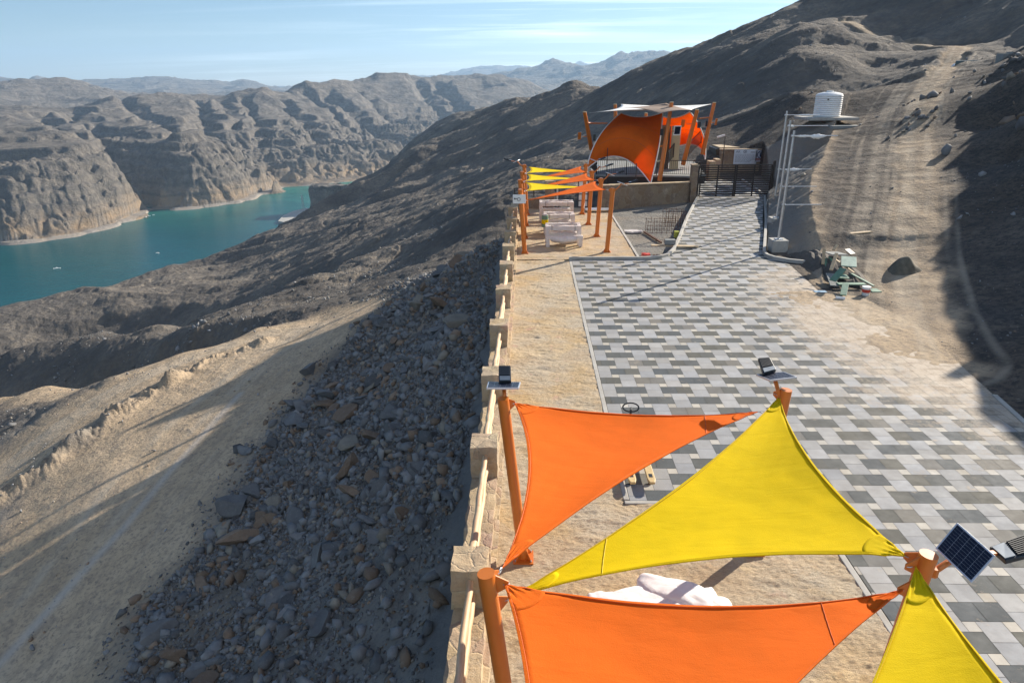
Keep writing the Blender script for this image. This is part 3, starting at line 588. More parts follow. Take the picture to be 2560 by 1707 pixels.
# ---------------------------------------------------------------- materials of the built things
def stone_mat(name, sc_=1.0, cols=((.50,.385,.235), (.40,.32,.23), (.56,.45,.29), (.42,.30,.235)), joint=.012):
    b = NB(name); O = b.P(); wv = b.n('ShaderNodeVectorMath', operation='ADD'); b.put(wv.inputs[0], O)
    nz = b.noise(2.2*sc_, 4, .6, O, col=True); sv = b.n('ShaderNodeVectorMath', operation='SCALE'); b.put(sv.inputs[0], nz); sv.inputs['Scale'].default_value = .22/sc_; b.put(wv.inputs[1], sv.outputs[0]); W_ = wv.outputs[0]
    q = b.n('ShaderNodeTexVoronoi', feature='F1'); b.put(q.inputs['Vector'], W_); q.inputs['Scale'].default_value = 2.3*sc_
    sc3 = b.n('ShaderNodeSeparateColor'); b.t.links.new(q.outputs['Color'], sc3.inputs[0])
    c = b.ramp(sc3.outputs[0], [(0, cols[0]), (.35, cols[1]), (.65, cols[2]), (1, cols[3])])
    e = b.vor(2.3*sc_, 'DISTANCE_TO_EDGE', W_)
    n_a = b.noise(9*sc_, 8, .72); n_b = b.noise(1.1*sc_, 5, .65)
    c = b.mix(b.rmp(n_b, .35, .65), c, b.mix(1.0, c, (.86, .80, .74), 'MULTIPLY'))
    c = b.mix(b.rmp(n_a, .5, .72, 0, .6), c, (.24, .185, .13))
    c = b.mix(b.rmp(b.noise(2.4*sc_, 5, .7), .55, .72, 0, .6), c, (.58, .50, .38))
    c = b.mix(b.rmp(e, 0, joint*2.2, .45, 0), c, (.40, .33, .24))
    h = b.ma('ADD', b.rmp(e, 0, .05, 0, .35), b.ma('ADD', n_a, b.ma('MULTIPLY', b.noise(34*sc_, 4, .7), .35)))
    return b.fin(c, .88, b.bump(h, .035/sc_, .85), Specular_IOR_Level=.25)
def flag_mat():                     # split-face natural paving with short broken ledges
    b = NB('split_stone'); P = b.P()
    st = b.map(P, (1.5, 3.4, 1), (0, 0, .12)); n_big = b.noise(.55, 4, .6); n_m = b.noise(2.0, 6, .7, st, 1.1); n_f = b.noise(9, 7, .75, st, .6)
    q = b.n('ShaderNodeTexVoronoi', feature='F1'); b.put(q.inputs['Vector'], b.map(P, (1, 1.6, 1), (0, 0, .3))); q.inputs['Scale'].default_value = 1.0
    s3 = b.n('ShaderNodeSeparateColor'); b.t.links.new(q.outputs['Color'], s3.inputs[0])
    c = b.ramp(s3.outputs[0], [(0, (.50, .345, .175)), (.4, (.56, .41, .235)), (.7, (.44, .33, .215)), (1, (.62, .46, .26))])
    c = b.mix(b.rmp(n_big, .38, .62), c, (.50, .42, .31)); c = b.mix(b.rmp(n_m, .52, .7, 0, .45), c, (.44, .28, .15))
    c = b.mix(b.rmp(n_f, .50, .66, 0, .7), c, (.27, .205, .14)); c = b.mix(b.rmp(b.noise(.9, 5, .7), .6, .72, 0, .6), c, (.33, .29, .25))
    c = b.mix(b.rmp(b.noise(1.6, 4, .6, b.map(P, (1, 1, 1), (0, 0, 0), (7, 3, 0))), .62, .72, 0, .5), c, (.52, .28, .24))
    h = b.ma('ADD', b.ma('MULTIPLY', n_f, 1.0), b.ma('MULTIPLY', b.noise(40, 4, .75), .4))
    return b.fin(c, .9, b.bump(h, .03, .9), Specular_IOR_Level=.2)
M_flag = flag_mat(); M_wall = stone_mat('rubble_stone', 1.15); M_dwall = stone_mat('wall_stone', .8, ((.30,.21,.13), (.26,.20,.15), (.34,.26,.17), (.25,.18,.14)))
M_conc = plain('concrete', (.40, .385, .35), .9, 0, .18, 3, .4, (.26, .22, .18)); M_kerb = plain('kerb_concrete', (.42, .40, .36), .88, 0, .15, 3, .3, (.30, .25, .19))
M_log = (lambda b: b.fin(b.mix(b.rmp(b.noise(1.0, 6, .6, b.map(b.P(), (26, 1.3, 26))), .35, .65), b.mix(b.rmp(b.noise(1.6, 3), .4, .65), (.52, .33, .18), (.42, .22, .12)), (.66, .50, .31)), .6, b.bump(b.noise(1.0, 4, .6, b.map(b.P(), (40, 2, 40))), .006, .5)))(NB('peeled_log'))
M_post = plain('orange_paint', (.60, .165, .018), .48, 0, .05, 3); M_post.node_tree.nodes['Principled BSDF'].inputs['Coat Weight'].default_value = .25
M_steel = plain('galvanised_steel', (.55, .56, .57), .42, .85, .12, 8); M_alu = plain('aluminium', (.66, .67, .69), .38, .7, .06, 4)
M_blk = plain('black_plastic', (.018, .02, .024), .42, 0, .1); M_dark = plain('dark_brown_paint', (.030, .022, .018), .45, 0, .15)
M_whitewrap = (lambda b: b.fin(b.mix(b.rmp(b.noise(3, 5, .6, b.O()), .35, .7), (.74, .70, .67), (.60, .53, .50)), .42, b.bump(b.ma('ADD', b.noise(4, 5, .6, b.O(), 1.2), b.ma('MULTIPLY', b.noise(18, 4, .6, b.O(), 1.0), .3)), .06, .8), Subsurface_Weight=.0))(NB('foam_wrap'))
M_wood = plain('raw_timber', (.48, .36, .22), .75, 0, .2, 5, .3); M_green = plain('green_formwork', (.13, .24, .165), .6, 0, .25, 4, .2, (.30, .29, .22)); M_rust = plain('rusty_steel', (.115, .045, .022), .85, 0, .35, 10, .4)
M_greyblock = plain('cement_block', (.24, .25, .24), .92, 0, .12, 8, .6); M_red = plain('red_plastic', (.55, .05, .025), .5, 0, .2); M_white = plain('white_paint', (.78, .78, .76), .45, 0, .04)
M_soft = (lambda b: b.fin(b.mix(b.rmp(b.noise(2, 4, .6, b.O()), .35, .7), (.86, .84, .83), (.76, .70, .69)), .5, b.bump(b.noise(5, 3, .5, b.O(), .8), .02, .5)))(NB('white_sheet'))
M_beige = plain('beige_render', (.56, .47, .29), .8, 0, .06, 2, .1); M_pallet = plain('pallet_wood_paint', (.62, .44, .20), .5, 0, .15, 5)
def cloth(name, c, trans=.35, sh=.2):
    b = NB(name); O = b.O(); wv = b.noise(90, 2, .5, O); n_ = b.noise(1.6, 5, .6, O); wr = b.noise(.9, 4, .55, b.map(O, (1, 3.5, 1), (0, 0, .5)), .4)
    cc = b.mix(b.rmp(n_, .3, .7), tuple(x*.86 for x in c), c); cc = b.mix(b.rmp(b.noise(240, 1, .5, O), .62, .72, 0, .25), cc, tuple(min(1, x*1.25+.08) for x in c))
    nr = b.bump(b.ma('ADD', b.ma('MULTIPLY', wv, .2), wr), .035, .5)
    b.fin(cc, .85, nr, Specular_IOR_Level=.12); tl = b.n('ShaderNodeBsdfTranslucent'); b.put(tl.inputs[0], cc); b.put(tl.inputs['Normal'], nr)
    ms = b.n('ShaderNodeMixShader'); ms.inputs[0].default_value = trans; b.t.links.new(b.b.outputs[0], ms.inputs[1]); b.t.links.new(tl.outputs[0], ms.inputs[2]); b.t.links.new(ms.outputs[0], b.out.inputs[0]); return b.m
M_or = cloth('orange_mesh_cloth', (.93, .20, .018)); M_ye = cloth('yellow_mesh_cloth', (.93, .70, .006)); M_orb = cloth('orange_membrane', (.86, .20, .015), .5, .05); M_orc = cloth('orange_membrane_lit', (.95, .30, .015), .6, .05); M_wh = cloth('white_membrane', (.86, .85, .82), .08, .05)  # M_orc: same membrane in lighter orange, its sunlit brightness put into the colour
M_ord = plain('orange_webbing', (.62, .125, .02), .7, 0, .1); M_yed = plain('yellow_webbing', (.66, .44, .01), .7, 0, .1); M_whd = plain('white_edge', (.70, .66, .62), .6, 0, .08)

# ---------------------------------------------------------------- paved yard: every slab its own face, sand in the joints
TW, TH = .3921, .3985; TX0, TY0 = 2.0756, 17.681
def clip(poly, a, b_):               # keep the left side of a->b
    o = []; n = len(poly)
    sd = lambda p: (b_[0]-a[0])*(p[1]-a[1])-(b_[1]-a[1])*(p[0]-a[0])
    for i in range(n):
        p, q = poly[i], poly[(i+1) % n]; s, t = sd(p), sd(q)
        if s >= 0: o.append(p)
        if (s > 0 > t) or (s < 0 < t): k = s/(s-t); o.append((p[0]+k*(q[0]-p[0]), p[1]+k*(q[1]-p[1])))
    return o
REG = []
def convex_clip(poly, R):
    for i in range(len(R)):
        poly = clip(poly, R[i], R[(i+1) % len(R)])
        if len(poly) < 3: return None
    return poly
REG = [[(1.94,10.96),(11.0,10.96),(11.5,14.06),(12.58,20.2),(12.2,23.9),(10.95,24.3),(1.94,24.3)], [(1.94,24.3),(10.95,24.3),(11.3,28.6),(11.1,29.3),(10.8,29.5),(1.94,29.5)],
       [(5.35,-2.5),(12.9,-2.5),(11.95,6.2),(11.0,10.96),(5.35,10.96)]] + [[(5.3,29.5),(10.75,29.5),(10.72,30.2),(6.35,30.2),(6.0,29.9)],[(6.45,30.2),(10.72,30.2),(11.93,34.0),(7.75,34.0)],[(7.75,34.0),(11.93,34.0),(13.5,39.0),(9.23,39.0)],[(9.23,39.0),(13.5,39.0),(15.95,46.3),(11.5,46.3)],[(11.5,46.3),(16.3,46.3),(16.8,55),(12.3,55)]]
tv, tf, tcx = [], [], []; jv, jf = [], []
def slab(x0, x1, y0, y1, kind):
    g = .0035; P0 = [(x0+g, y0+g), (x1-g, y0+g), (x1-g, y1-g), (x0+g, y1-g)]
    base = {'d': (.088, .094, .092), 'l': (.335, .335, .335), 's': (.46, .43, .375)}[kind]
    k = random.uniform(.86, 1.12); wm_ = random.uniform(-.012, .014); c_ = (base[0]*k+wm_, base[1]*k+wm_*.4, base[2]*k-wm_*.6)
    if kind == 'd' and random.random() < .12: c_ = tuple(.5*a+.5*e for a, e in zip(c_, (.24, .22, .19)))
    dz = random.uniform(-.0012, .0012)
    for R in REG:
        p = convex_clip(P0, R)
        if p:
            n = len(tv); tv.extend((a, e, dz) for a, e in p); tf.append(tuple(range(n, n+len(p)))); tcx.append(c_)
for r_ in range(-75, 40):
    yc = TY0-r_*1.5*TH
    for m_ in range(-4, 18):
        u = 3*m_+1.5*(r_ % 2); x = TX0+u*TW
        if x > 19 or x < 0: continue
        y0, y1 = yc-TH/2, yc+TH/2
        slab(x-TW, x, y0, y1, 'd'); slab(x, x+TW, y0, y1, 'd')
        slab(x+TW, x+2*TW, yc, yc+TH, 'l'); slab(x+TW, x+2*TW, yc-TH, yc, 'l')
        # the half row under this dark row: small pale stones either side of the light pairs
        slab(x+2*TW, x+2.5*TW, y0-TH/2, y0, 's'); slab(x+.5*TW, x+TW, y0-TH/2, y0, 's')
b = NB('paving_slabs'); P = b.P(); sep = b.n('ShaderNodeSeparateXYZ'); b.put(sep.inputs[0], P)
vc = b.attr('slab', True); spk = b.noise(120, 2, .6); cl = b.noise(3.2, 6, .7)
c = b.mix(b.rmp(cl, .3, .7), vc, b.mix(1.0, vc, (.84, .82, .80), 'MULTIPLY')); c = b.mix(b.rmp(spk, .3, .7, 0, .25), c, b.mix(1.0, c, (1.5, 1.5, 1.5), 'MULTIPLY'))
# wind-blown sand: deepest at the yard's east edge, thin patches elsewhere
dv = b.n('ShaderNodeVectorMath', operation='DISTANCE'); b.put(dv.inputs[0], b.map(P, (1, .55, 0))); dv.inputs[1].default_value = (13.2, 11.4, 0)
zone = b.rmp(dv.outputs['Value'], 2.0, 6.2, 1.25, 0.0); sn = b.noise(.8, 6, .72); sand = b.ma('ADD', b.ma('ADD', b.ma('MULTIPLY', zone, 1.0), b.ma('MULTIPLY', b.ma('SUBTRACT', sn, .5), 2.2)), b.ma('MULTIPLY', b.ma('SUBTRACT', b.noise(6, 6, .8), .5), 1.2))
spot = b.rmp(b.noise(1.7, 5, .6), .66, .72, 0, .75); sand = b.ma('MAXIMUM', b.rmp(sand, .28, .85, 0, .97), spot)
sc_c = b.mix(b.rmp(b.noise(2.4, 7, .75), .45, .62), (.50, .415, .32), b.mix(b.rmp(b.noise(11, 5, .8), .4, .65), (.30, .23, .165), (.46, .37, .28)))
c = b.mix(sand, c, sc_c)
M_slab = b.fin(c, b.rmp(cl, .3, .7, .72, .9), b.bump(b.ma('ADD', b.ma('MULTIPLY', spk, .3), b.ma('MULTIPLY', b.noise(14, 6, .7), sand)), .012, .6), Specular_IOR_Level=.35)
me = bpy.data.meshes.new('paved_yard'); me.from_pydata(tv, [], tf); a = me.color_attributes.new('slab', 'FLOAT_COLOR', 'CORNER')
cc = []
for p, c_ in zip(me.polygons, tcx): cc += [*c_, 1]*p.loop_total
a.data.foreach_set('color', cc); me.materials.append(M_slab); py = bpy.data.objects.new('paved_yard', me); COL.objects.link(py); py['kind'] = 'structure'
b = NB('joint_sand'); M_joint = b.fin(b.mix(b.rmp(b.noise(1.4, 5, .7), .4, .65), (.060, .058, .055), (.20, .17, .135)), .95)
m = MB()
for R in REG: m.add([(x, y, -.006) for x, y in R], [tuple(range(len(R)))])
struct('paving_bed', m, M_joint)

# ---------------------------------------------------------------- stone terrace, walkway, kerbs, gravel
def relief(xs, ys, z0, amp, edge=None):
    X, Y = np.meshgrid(xs, ys)
    n = fbm(X*1.1, Y*2.6, 5, 3, .6); ld = ridged(X*1.3+.6*n, Y*3.2, 7); q = vnoise(X*.9+.5*n, Y*1.1, 12)
    Z = z0+amp*(.45*n+.5*np.clip(ld, -.2, 1)*vnoise(X*2, Y*2, 9)+.45*np.round(q*3)/3)+.25*amp*fbm(X*9, Y*14, 3, 19)
    return X, Y, Z
def slabmesh(name, xs, ys, mat, amp=.034, z0=0.0):
    X, Y, Z = relief(xs, ys, z0, amp); ny, nx = X.shape; id_ = np.arange(nx*ny).reshape(ny, nx)
    F = np.stack([id_[:-1, :-1], id_[:-1, 1:], id_[1:, 1:], id_[1:, :-1]], -1).reshape(-1, 4)
    o = fast_mesh(name, np.stack([X, Y, Z], -1).reshape(-1, 3), F, mat, True); o['kind'] = 'structure'; return o
slabmesh('stone_terrace', np.arange(-.62, 5.24, .022), np.arange(-2.5, 10.86, .022), M_flag)
slabmesh('stone_walkway', np.arange(-.62, 1.83, .028), np.arange(10.86, 29.53, .028), M_flag)
slabmesh('stone_patio', np.arange(-.62, 4.93, .035), np.arange(29.62, 42.8, .035), M_flag)
def strip(name, P, wd, z0, z1, mat, label=None, bev=.012):
    P = [np.array(p[:2], float) for p in P]; L, R = [], []
    for i, p in enumerate(P):
        t = P[min(i+1, len(P)-1)]-P[max(i-1, 0)]; t /= np.linalg.norm(t); n = np.array([-t[1], t[0]]); L.append(p+n*wd/2); R.append(p-n*wd/2)
    m = MB(); vs = []
    for l, r in zip(L, R): vs += [(*l, z0), (*l, z1), (*r, z1), (*r, z0)]
    k = len(L); fs = [(0, 1, 2, 3), tuple(4*(k-1)+q for q in (3, 2, 1, 0))]
    for i in range(k-1):
        for q in range(4): fs.append((4*i+q, 4*i+4+q, 4*i+4+(q+1) % 4, 4*i+(q+1) % 4))
    m.add(vs, fs); return struct(name, m, mat, bev=bev)
strip('flush_kerb', [(1.875, 10.98), (1.875, 29.56)], .11, -.2, .006, M_kerb)
strip('flush_kerb', [(5.28, -2.5), (5.28, 10.8)], .11, -.2, .006, M_kerb)
strip('flush_kerb', [(-.5, 10.905), (-.49, 10.905)], .02, -.2, -.15, M_kerb)
strip('flush_kerb', [(1.83, 10.90), (5.33, 10.90)], .10, -.2, .0055, M_kerb)
strip('raised_kerb', [(1.82, 29.58)]+[(x, 29.58) for x in (3, 4, 4.7, 5.2)]+[(5.6, 29.66), (6.0, 29.85), (6.32, 30.15), (6.6, 30.7), (6.9, 31.4), (7.7, 34.0), (9.1, 38.8), (11.45, 46.2)], .14, -.2, .13, M_kerb)
strip('patio_kerb', [(4.99, 29.66), (4.99, 41.0)], .12, -.2, .03, M_kerb)
strip('raised_kerb', [(16.0, 46.3), (13.5, 38.4), (10.82, 30.5), (10.76, 29.9), (10.95, 29.45), (11.4, 29.0), (12.0, 28.7)], .14, -.2, .15, M_kerb)
strip('raised_kerb', [(16.9, 54.5), (16.25, 47.6)], .14, -.2, .15, M_kerb)
strip('edge_kerb', [(13.0, -3), (12.1, 6), (11.2, 11), (11.5, 14.06), (11.75, 15.6)], .13, -.3, .03, M_kerb)
# boundary wall with pillars and peeled log rails
def rockbox(x0, x1, y0, y1, z0, z1, step=.07, amp=.02, seed=1):
    m = MB(); cx, cy, cz = (x0+x1)/2, (y0+y1)/2, (z0+z1)/2
    def lin(a, b_): n = max(2, int(abs(b_-a)/step)+1); return np.linspace(a, b_, n)
    def face(fn, us, vs):
        m.grid([[fn(u, v) for v in vs] for u in us])
    def dp(x, y, z):
        nx = fbm(np.array([y*3.1+z*1.7+seed]), np.array([z*3.3+x*2+seed]), 3, 5, .6)[0]; ny = fbm(np.array([x*3.1+z*1.9+seed]), np.array([z*3.3+y*2.2+9]), 3, 6, .6)[0]; nz = fbm(np.array([x*3.1+seed]), np.array([y*3.3]), 3, 7, .6)[0]
        return (x+amp*nx, y+amp*ny, z+amp*nz)
    X, Y, Z = lin(x0, x1), lin(y0, y1), lin(z0, z1)
    face(lambda u, v: dp(u, v, z1), X, Y[::-1]); face(lambda u, v: dp(x0, u, v), Y, Z[::-1]); face(lambda u, v: dp(x1, u, v), Y, Z)
    face(lambda u, v: dp(u, y0, v), X, Z); face(lambda u, v: dp(u, y1, v), X, Z[::-1]); face(lambda u, v: dp(u, v, z0), X, Y); return m
PY = [1.15, 4.6, 8.03, 11.50, 14.86, 18.37, 21.95, 25.27, 28.3, 31.1, 34.4, 37.6]
t = thing('stone_parapet', 'low rough stone parapet with square stone pillars and peeled log rails along the drop', 'parapet', (-.85, 0, 0))
mw = rockbox(-1.1, -.62, -2.5, 42.9, -1.9, .34, .09, .022, 3); part('wall', mw, M_wall, t, smooth=True)
ml = rockbox(-.625, -.53, -2.5, 42.9, -.1, .14, .09, .012, 8); part('ledge', ml, M_wall, t, smooth=True)
for i, y in enumerate(PY):
    part('pillar', rockbox(-1.12+.02*(i > 5), -.60, y-.30, y+.26, .30, 1.0, .055, .018, 20+i*3), M_wall, t, smooth=True)
def log(a, b_, r0, r1, sd):
    rnd = random.Random(sd); n = 14; P, R = [], []
    for i in range(n):
        k = i/(n-1); P.append((a[0]+(b_[0]-a[0])*k+rnd.uniform(-.012, .012), a[1]+(b_[1]-a[1])*k, a[2]+(b_[2]-a[2])*k+rnd.uniform(-.012, .012)-.03*math.sin(k*3.1))); R.append((r0+(r1-r0)*k)*rnd.uniform(.93, 1.08))
    return MB().tube(P, R, 10)
for i in range(len(PY)-1):
    y0, y1 = PY[i]+.2, PY[i+1]-.24
    part('log_rail', log((-.86, y0, .83), (-.84, y1, .80), .062, .048, i), M_log, t, smooth=True)
    part('log_rail', log((-.85, y0, .55), (-.83, y1, .57), .050, .060, i+50), M_log, t, smooth=True)
part('log_rail', log((-.86, -2, .8), (-.84, .9, .80), .06, .05, 99), M_log, t, smooth=True)
# ---------------------------------------------------------------- shade sails and their posts
def sail(name, label, cols, P, Q, R, sag=.034, dip=.10, n=44, group=None, hem=.03, seam=True):
    mat, mat2 = cols; P, Q, R = (np.array(p, float) for p in (P, Q, R)); cen = (P+Q+R)/3
    def pt(a, b_, c):
        o = a*P+b_*Q+c*R
        for (u, v, A, B, Cc) in ((a, b_, P, Q, R), (b_, c, Q, R, P), (c, a, R, P, Q)):
            e = B-A; L = np.linalg.norm(e); d = Cc-A; d = d-e*(d@e)/(L*L); h = np.linalg.norm(d); d /= h
            s_ = min((sag+.03*(L < 4.3))*L, .22*h); o = o+d*4*u*v*s_*(u+v)**1.5
        o = o+np.array([0, 0, -dip*27*a*b_*c]); 
        cn = max(a, b_, c); rr = 1-cn
        if rr > .02:
            sb = (b_-c if cn == a else (c-a if cn == b_ else a-b_)); o = o+np.array([0, 0, .009*math.sin(22*sb/(rr+.05))*math.exp(-rr*5.5)+.006*math.sin(40*sb+9*rr)*rr*(1-rr)])
        return o
    idx = {}; m = MB(); vs = []
    for i in range(n+1):
        for j in range(n+1-i): idx[(i, j)] = len(vs); vs.append(pt(1-(i+j)/n, i/n, j/n))
    fs = []
    for i in range(n):
        for j in range(n-i):
            fs.append((idx[(i, j)], idx[(i+1, j)], idx[(i, j+1)]))
            if j < n-i-1: fs.append((idx[(i+1, j)], idx[(i+1, j+1)], idx[(i, j+1)]))
    m.add(vs, fs); t = thing(name, label, 'shade sail', T(cen), group)
    part('cloth', m, mat, t, smooth=True, thick=.003)
    ed = [[pt(1-k/60, k/60, 0) for k in range(61)], [pt(0, 1-k/60, k/60) for k in range(61)], [pt(k/60, 0, 1-k/60) for k in range(61)]]
    for e in ed:
        mm = MB(); inn = [(p+(cen-p)/np.linalg.norm(cen-p)*hem+np.array([0, 0, .004])) for p in e]
        k = len(e); vs = []; 
        for p, q in zip(e, inn): vs += [p+[0,0,.006], q+[0,0,.006], q-[0,0,.010], p-[0,0,.008]]
        fs = []
        for i in range(k-1):
            for q in range(4): fs.append((4*i+q, 4*i+4+q, 4*i+4+(q+1) % 4, 4*i+(q+1) % 4))
        fs += [(3, 2, 1, 0), tuple(4*(k-1)+q for q in range(4))]
        mm.add(vs, fs); part('hem', mm, mat, t, smooth=False)
        m2 = MB(); m2.tube([p+(cen-p)/np.linalg.norm(cen-p)*(hem+.002)+np.array([0, 0, .007]) for p in e], .0035, 4); part('stitching', m2, mat2, t)
    if seam:
        for k0 in (.24,):
            for ax in (0, 1, 2):
                w_ = lambda s: [(1-k0, k0*s, k0*(1-s)), (k0*(1-s), 1-k0, k0*s), (k0*s, k0*(1-s), 1-k0)][ax]
                if ax != 2: continue
                mm = MB(); mm.tube([pt(*w_(s/20))+np.array([0, 0, .006]) for s in range(21)], .005, 4); part('seam', mm, mat2, t)
        for ax in (0, 1, 2):               # doubled corner patches
            vs = []; N = 10
            for i in range(N+1):
                for j in range(N+1):
                    ang = j/N; rad = (.002+.095*i/N)*(1+.25*math.sin(math.pi*ang))
                    w_ = [(1-rad, rad*ang, rad*(1-ang)), (rad*(1-ang), 1-rad, rad*ang), (rad*ang, rad*(1-ang), 1-rad)][ax]
                    vs.append(pt(*w_)+np.array([0, 0, .0045]))
            mm = MB(); mm.add(vs, [(i*(N+1)+j, i*(N+1)+j+1, (i+1)*(N+1)+j+1, (i+1)*(N+1)+j) for i in range(N) for j in range(N)]); part('corner_patch', mm, mat, t, smooth=True, thick=.003)
    return t
def shackle(root, a, b_):
    a, b_ = np.array(a), np.array(b_); m = MB(); L = b_-a; n = max(2, int(np.linalg.norm(L)/.05))
    for i in range(n):
        p = a+L*(i+.5)/n; up = np.array([0, 0, 1.0]) if i % 2 else np.cross(L, [0, 0, 1])/np.linalg.norm(np.cross(L, [0, 0, 1])); d = L/np.linalg.norm(L)
        ring = [p+d*.032*math.cos(q)+up*.016*math.sin(q) for q in np.linspace(0, 2*math.pi, 13)]; m.tube(ring, .0055, 5, False)
    part('shackle', m, M_steel, root)
def quad_slab(C4, th):             # slab on four corners, growing downwards
    C4 = [np.array(c, float) for c in C4]; n = np.cross(C4[1]-C4[0], C4[3]-C4[0]); n /= np.linalg.norm(n); n = n if n[2] > 0 else -n
    return MB().add([c-n*th for c in C4]+C4, [(3,2,1,0),(4,5,6,7),(0,1,5,4),(1,2,6,5),(2,3,7,6),(3,0,4,7)]), n
def inset(C4, u0, u1, v0, v1, up, n):
    a, b_, c, d = [np.array(q, float) for q in C4]; f = lambda u, v: (a*(1-u)+b_*u)*(1-v)+(d*(1-u)+c*u)*v+n*up
    return [f(u0, v0), f(u1, v0), f(u1, v1), f(u0, v1)]
def lamp_unit(root, top, arm, panel, head):
    """solar lamp: arm points, panel corners (long edge first), lamp head corners (rib direction first edge is the far end)"""
    m = MB(); m.tube(arm, .032, 10); m.tube([np.array(arm[0])-[0, 0, .05], np.array(arm[0])+[0, 0, .05]], .045, 8); part('lamp_arm', m, M_post, root, smooth=True)
    m, n = quad_slab(panel, .03); pf = part('solar_panel', m, M_alu, root, bev=.003)
    q = inset(panel, .035, .965, .05, .95, .0015, n); m = MB(); m.add(q, [(0, 1, 2, 3)]); m2, _ = quad_slab(q, .001); part('solar_cells', m2, M_cell, root, pf)
    m = MB()
    for i in range(1, 5): m.add(inset(panel, .035+.93*i/5-.0016, .035+.93*i/5+.0016, .05, .95, .0032, n), [(0, 1, 2, 3)])
    for i in range(1, 10): m.add(inset(panel, .035, .965, .05+.9*i/10-.0014, .05+.9*i/10+.0014, .0030, n), [(0, 1, 2, 3)])
    part('cell_grid', m, M_alu, root, pf)
    m, n = quad_slab(head, .05); hd = part('lamp_head', m, M_blk, root, bev=.006)
    m = MB()
    for i in range(9):
        q = inset(head, .06+.1*i, .10+.1*i, .04, .66, .016, n); mm, _ = quad_slab(q, .018); m.add(mm.v, mm.f)
    part('cooling_fins', m, M_blk, root, hd)
    m, _ = quad_slab(inset(head, .08, .92, .72, .98, .012, n), .014); part('cover_plate', m, M_graymetal, root, hd)
    a = sum(np.array(c) for c in panel)/4; e = sum(np.array(c) for c in head)/4; m = MB(); m.bar(a-[0, 0, .05], e-[0, 0, .05], .05, .03); part('lamp_bracket', m, M_post, root)
def far_lamp(top, dx, dy):
    top = np.array(top, float); c = top+np.array([dx, dy, .22]); s = np.array([dx, dy, 0])/math.hypot(dx, dy); g = np.array([-s[1], s[0], 0])
    pn = [c-s*.12+g*.24+[0,0,.04], c-s*.12-g*.24+[0,0,.04], c+s*.18-g*.24-[0,0,.10], c+s*.18+g*.24-[0,0,.10]]
    h0 = c+s*.45; hd = [h0+s*.3+g*.1+[0,0,.1], h0+s*.3-g*.1+[0,0,.1], h0-s*.12-g*.1, h0-s*.12+g*.1]
    return ([top+s*.08-[0,0,.12], top+s*.25+[0,0,.0], c-[0,0,.02]], pn, hd)
def post(label, base, top, r, lugs, lamp=None, group=None, near=True):
    base, top = np.array(base, float), np.array(top, float); t = thing('sail_post', label, 'post', T(base), group)
    ax = top-base; m = MB(); m.tube([base+ax*k for k in (0, .25, .5, .75, 1)], r, 32 if near else 16); part('pole', m, M_post, t, smooth=True)
    m = MB(); m.box(base[0]-.17, base[0]+.17, base[1]-.17, base[1]+.17, .004, .03)
    for a in range(4):
        q = a*math.pi/2+.78; d = np.array([math.cos(q), math.sin(q), 0]); m.add([base+d*r*.8+[0,0,.03], base+d*.2+[0,0,.03], base+d*r*.8+[0,0,.2], base+d*r*.8+np.array([-d[1], d[0], 0])*.012+[0,0,.03], base+d*.2+np.array([-d[1], d[0], 0])*.012+[0,0,.03], base+d*r*.8+np.array([-d[1], d[0], 0])*.012+[0,0,.2]], [(0,1,2),(5,4,3),(0,3,4,1),(1,4,5,2),(2,5,3,0)])
    part('base_plate', m, M_post, t)
    if near:
        for dx in (-.13, .13):
            for dy in (-.13, .13): m = MB(); m.tube([(base[0]+dx, base[1]+dy, .028), (base[0]+dx, base[1]+dy, .06)], .013, 6); part('anchor_bolt', m, M_steel, t)
    for c in lugs:
        c = np.array(c, float); k = (c[2]-base[2])/ax[2]; q = base+ax*k; d = c-q; d[2] = 0; L = np.linalg.norm(d); d /= L; s = np.array([-d[1], d[0], 0])*.008
        m = MB(); a0 = q+d*r*.9; tip = q+d*(r+.12)
        m.add([a0+[0,0,.11]+s, tip+[0,0,.03]+s, tip+[0,0,-.035]+s, a0+[0,0,-.11]+s, a0+[0,0,.11]-s, tip+[0,0,.03]-s, tip+[0,0,-.035]-s, a0+[0,0,-.11]-s], [(0,1,2,3),(7,6,5,4),(0,4,5,1),(1,5,6,2),(2,6,7,3),(3,7,4,0)])
        part('lug', m, M_post, t)
        shackle(t, q+d*(r+.10), c)
    if lamp: lamp_unit(t, top, *lamp)
    return t
M_cell = (lambda b: b.fin((.008, .012, .030), .35, None, Specular_IOR_Level=.3))(NB('solar_cell')); M_graymetal = plain('grey_metal', (.12, .15, .19), .45, .3, .08)
ZH, ZL, RP = 2.86, 2.56, .088
Ltop = [(-.45, 1.43, 3), (-.42, 5.33, 3), (-.39, 9.24, 3)]; Lbas = [(-.12, 1.45, 0), (-.11, 5.35, 0), (-.09, 9.26, 0)]
Rtop = [(4.10, 1.77, 3), (4.05, 5.66, 3), (4.0, 9.55, 3)]; Rbas = [(3.86, 1.75, 0), (3.84, 5.68, 0), (3.80, 9.5, 0)]
g1 = 'orange posts of the near shade structure'
cO = lambda px, py, z: G(px, py, z)
O1 = (cO(1286, 1007, ZH), cO(1254, 1421, ZH), cO(1895, 1029, ZL)); O2 = (cO(1260, 1459, ZH), (-.20, 1.70, ZH), cO(2262, 1473, ZL))
Y1 = (cO(1949, 989, ZH), cO(2268, 1390, ZH), cO(1272, 1494, ZL)); Y2 = (cO(2289, 1414, ZH), (4.4, 1.85, ZH), (.0, 1.4, ZL))
sail('shade_sail', 'bright orange triangular sail between two left posts, farther of the two near orange sails', (M_or, M_ord), *O1)
sail('shade_sail', 'large orange triangular sail running out of the bottom of the picture', (M_or, M_ord), *O2)
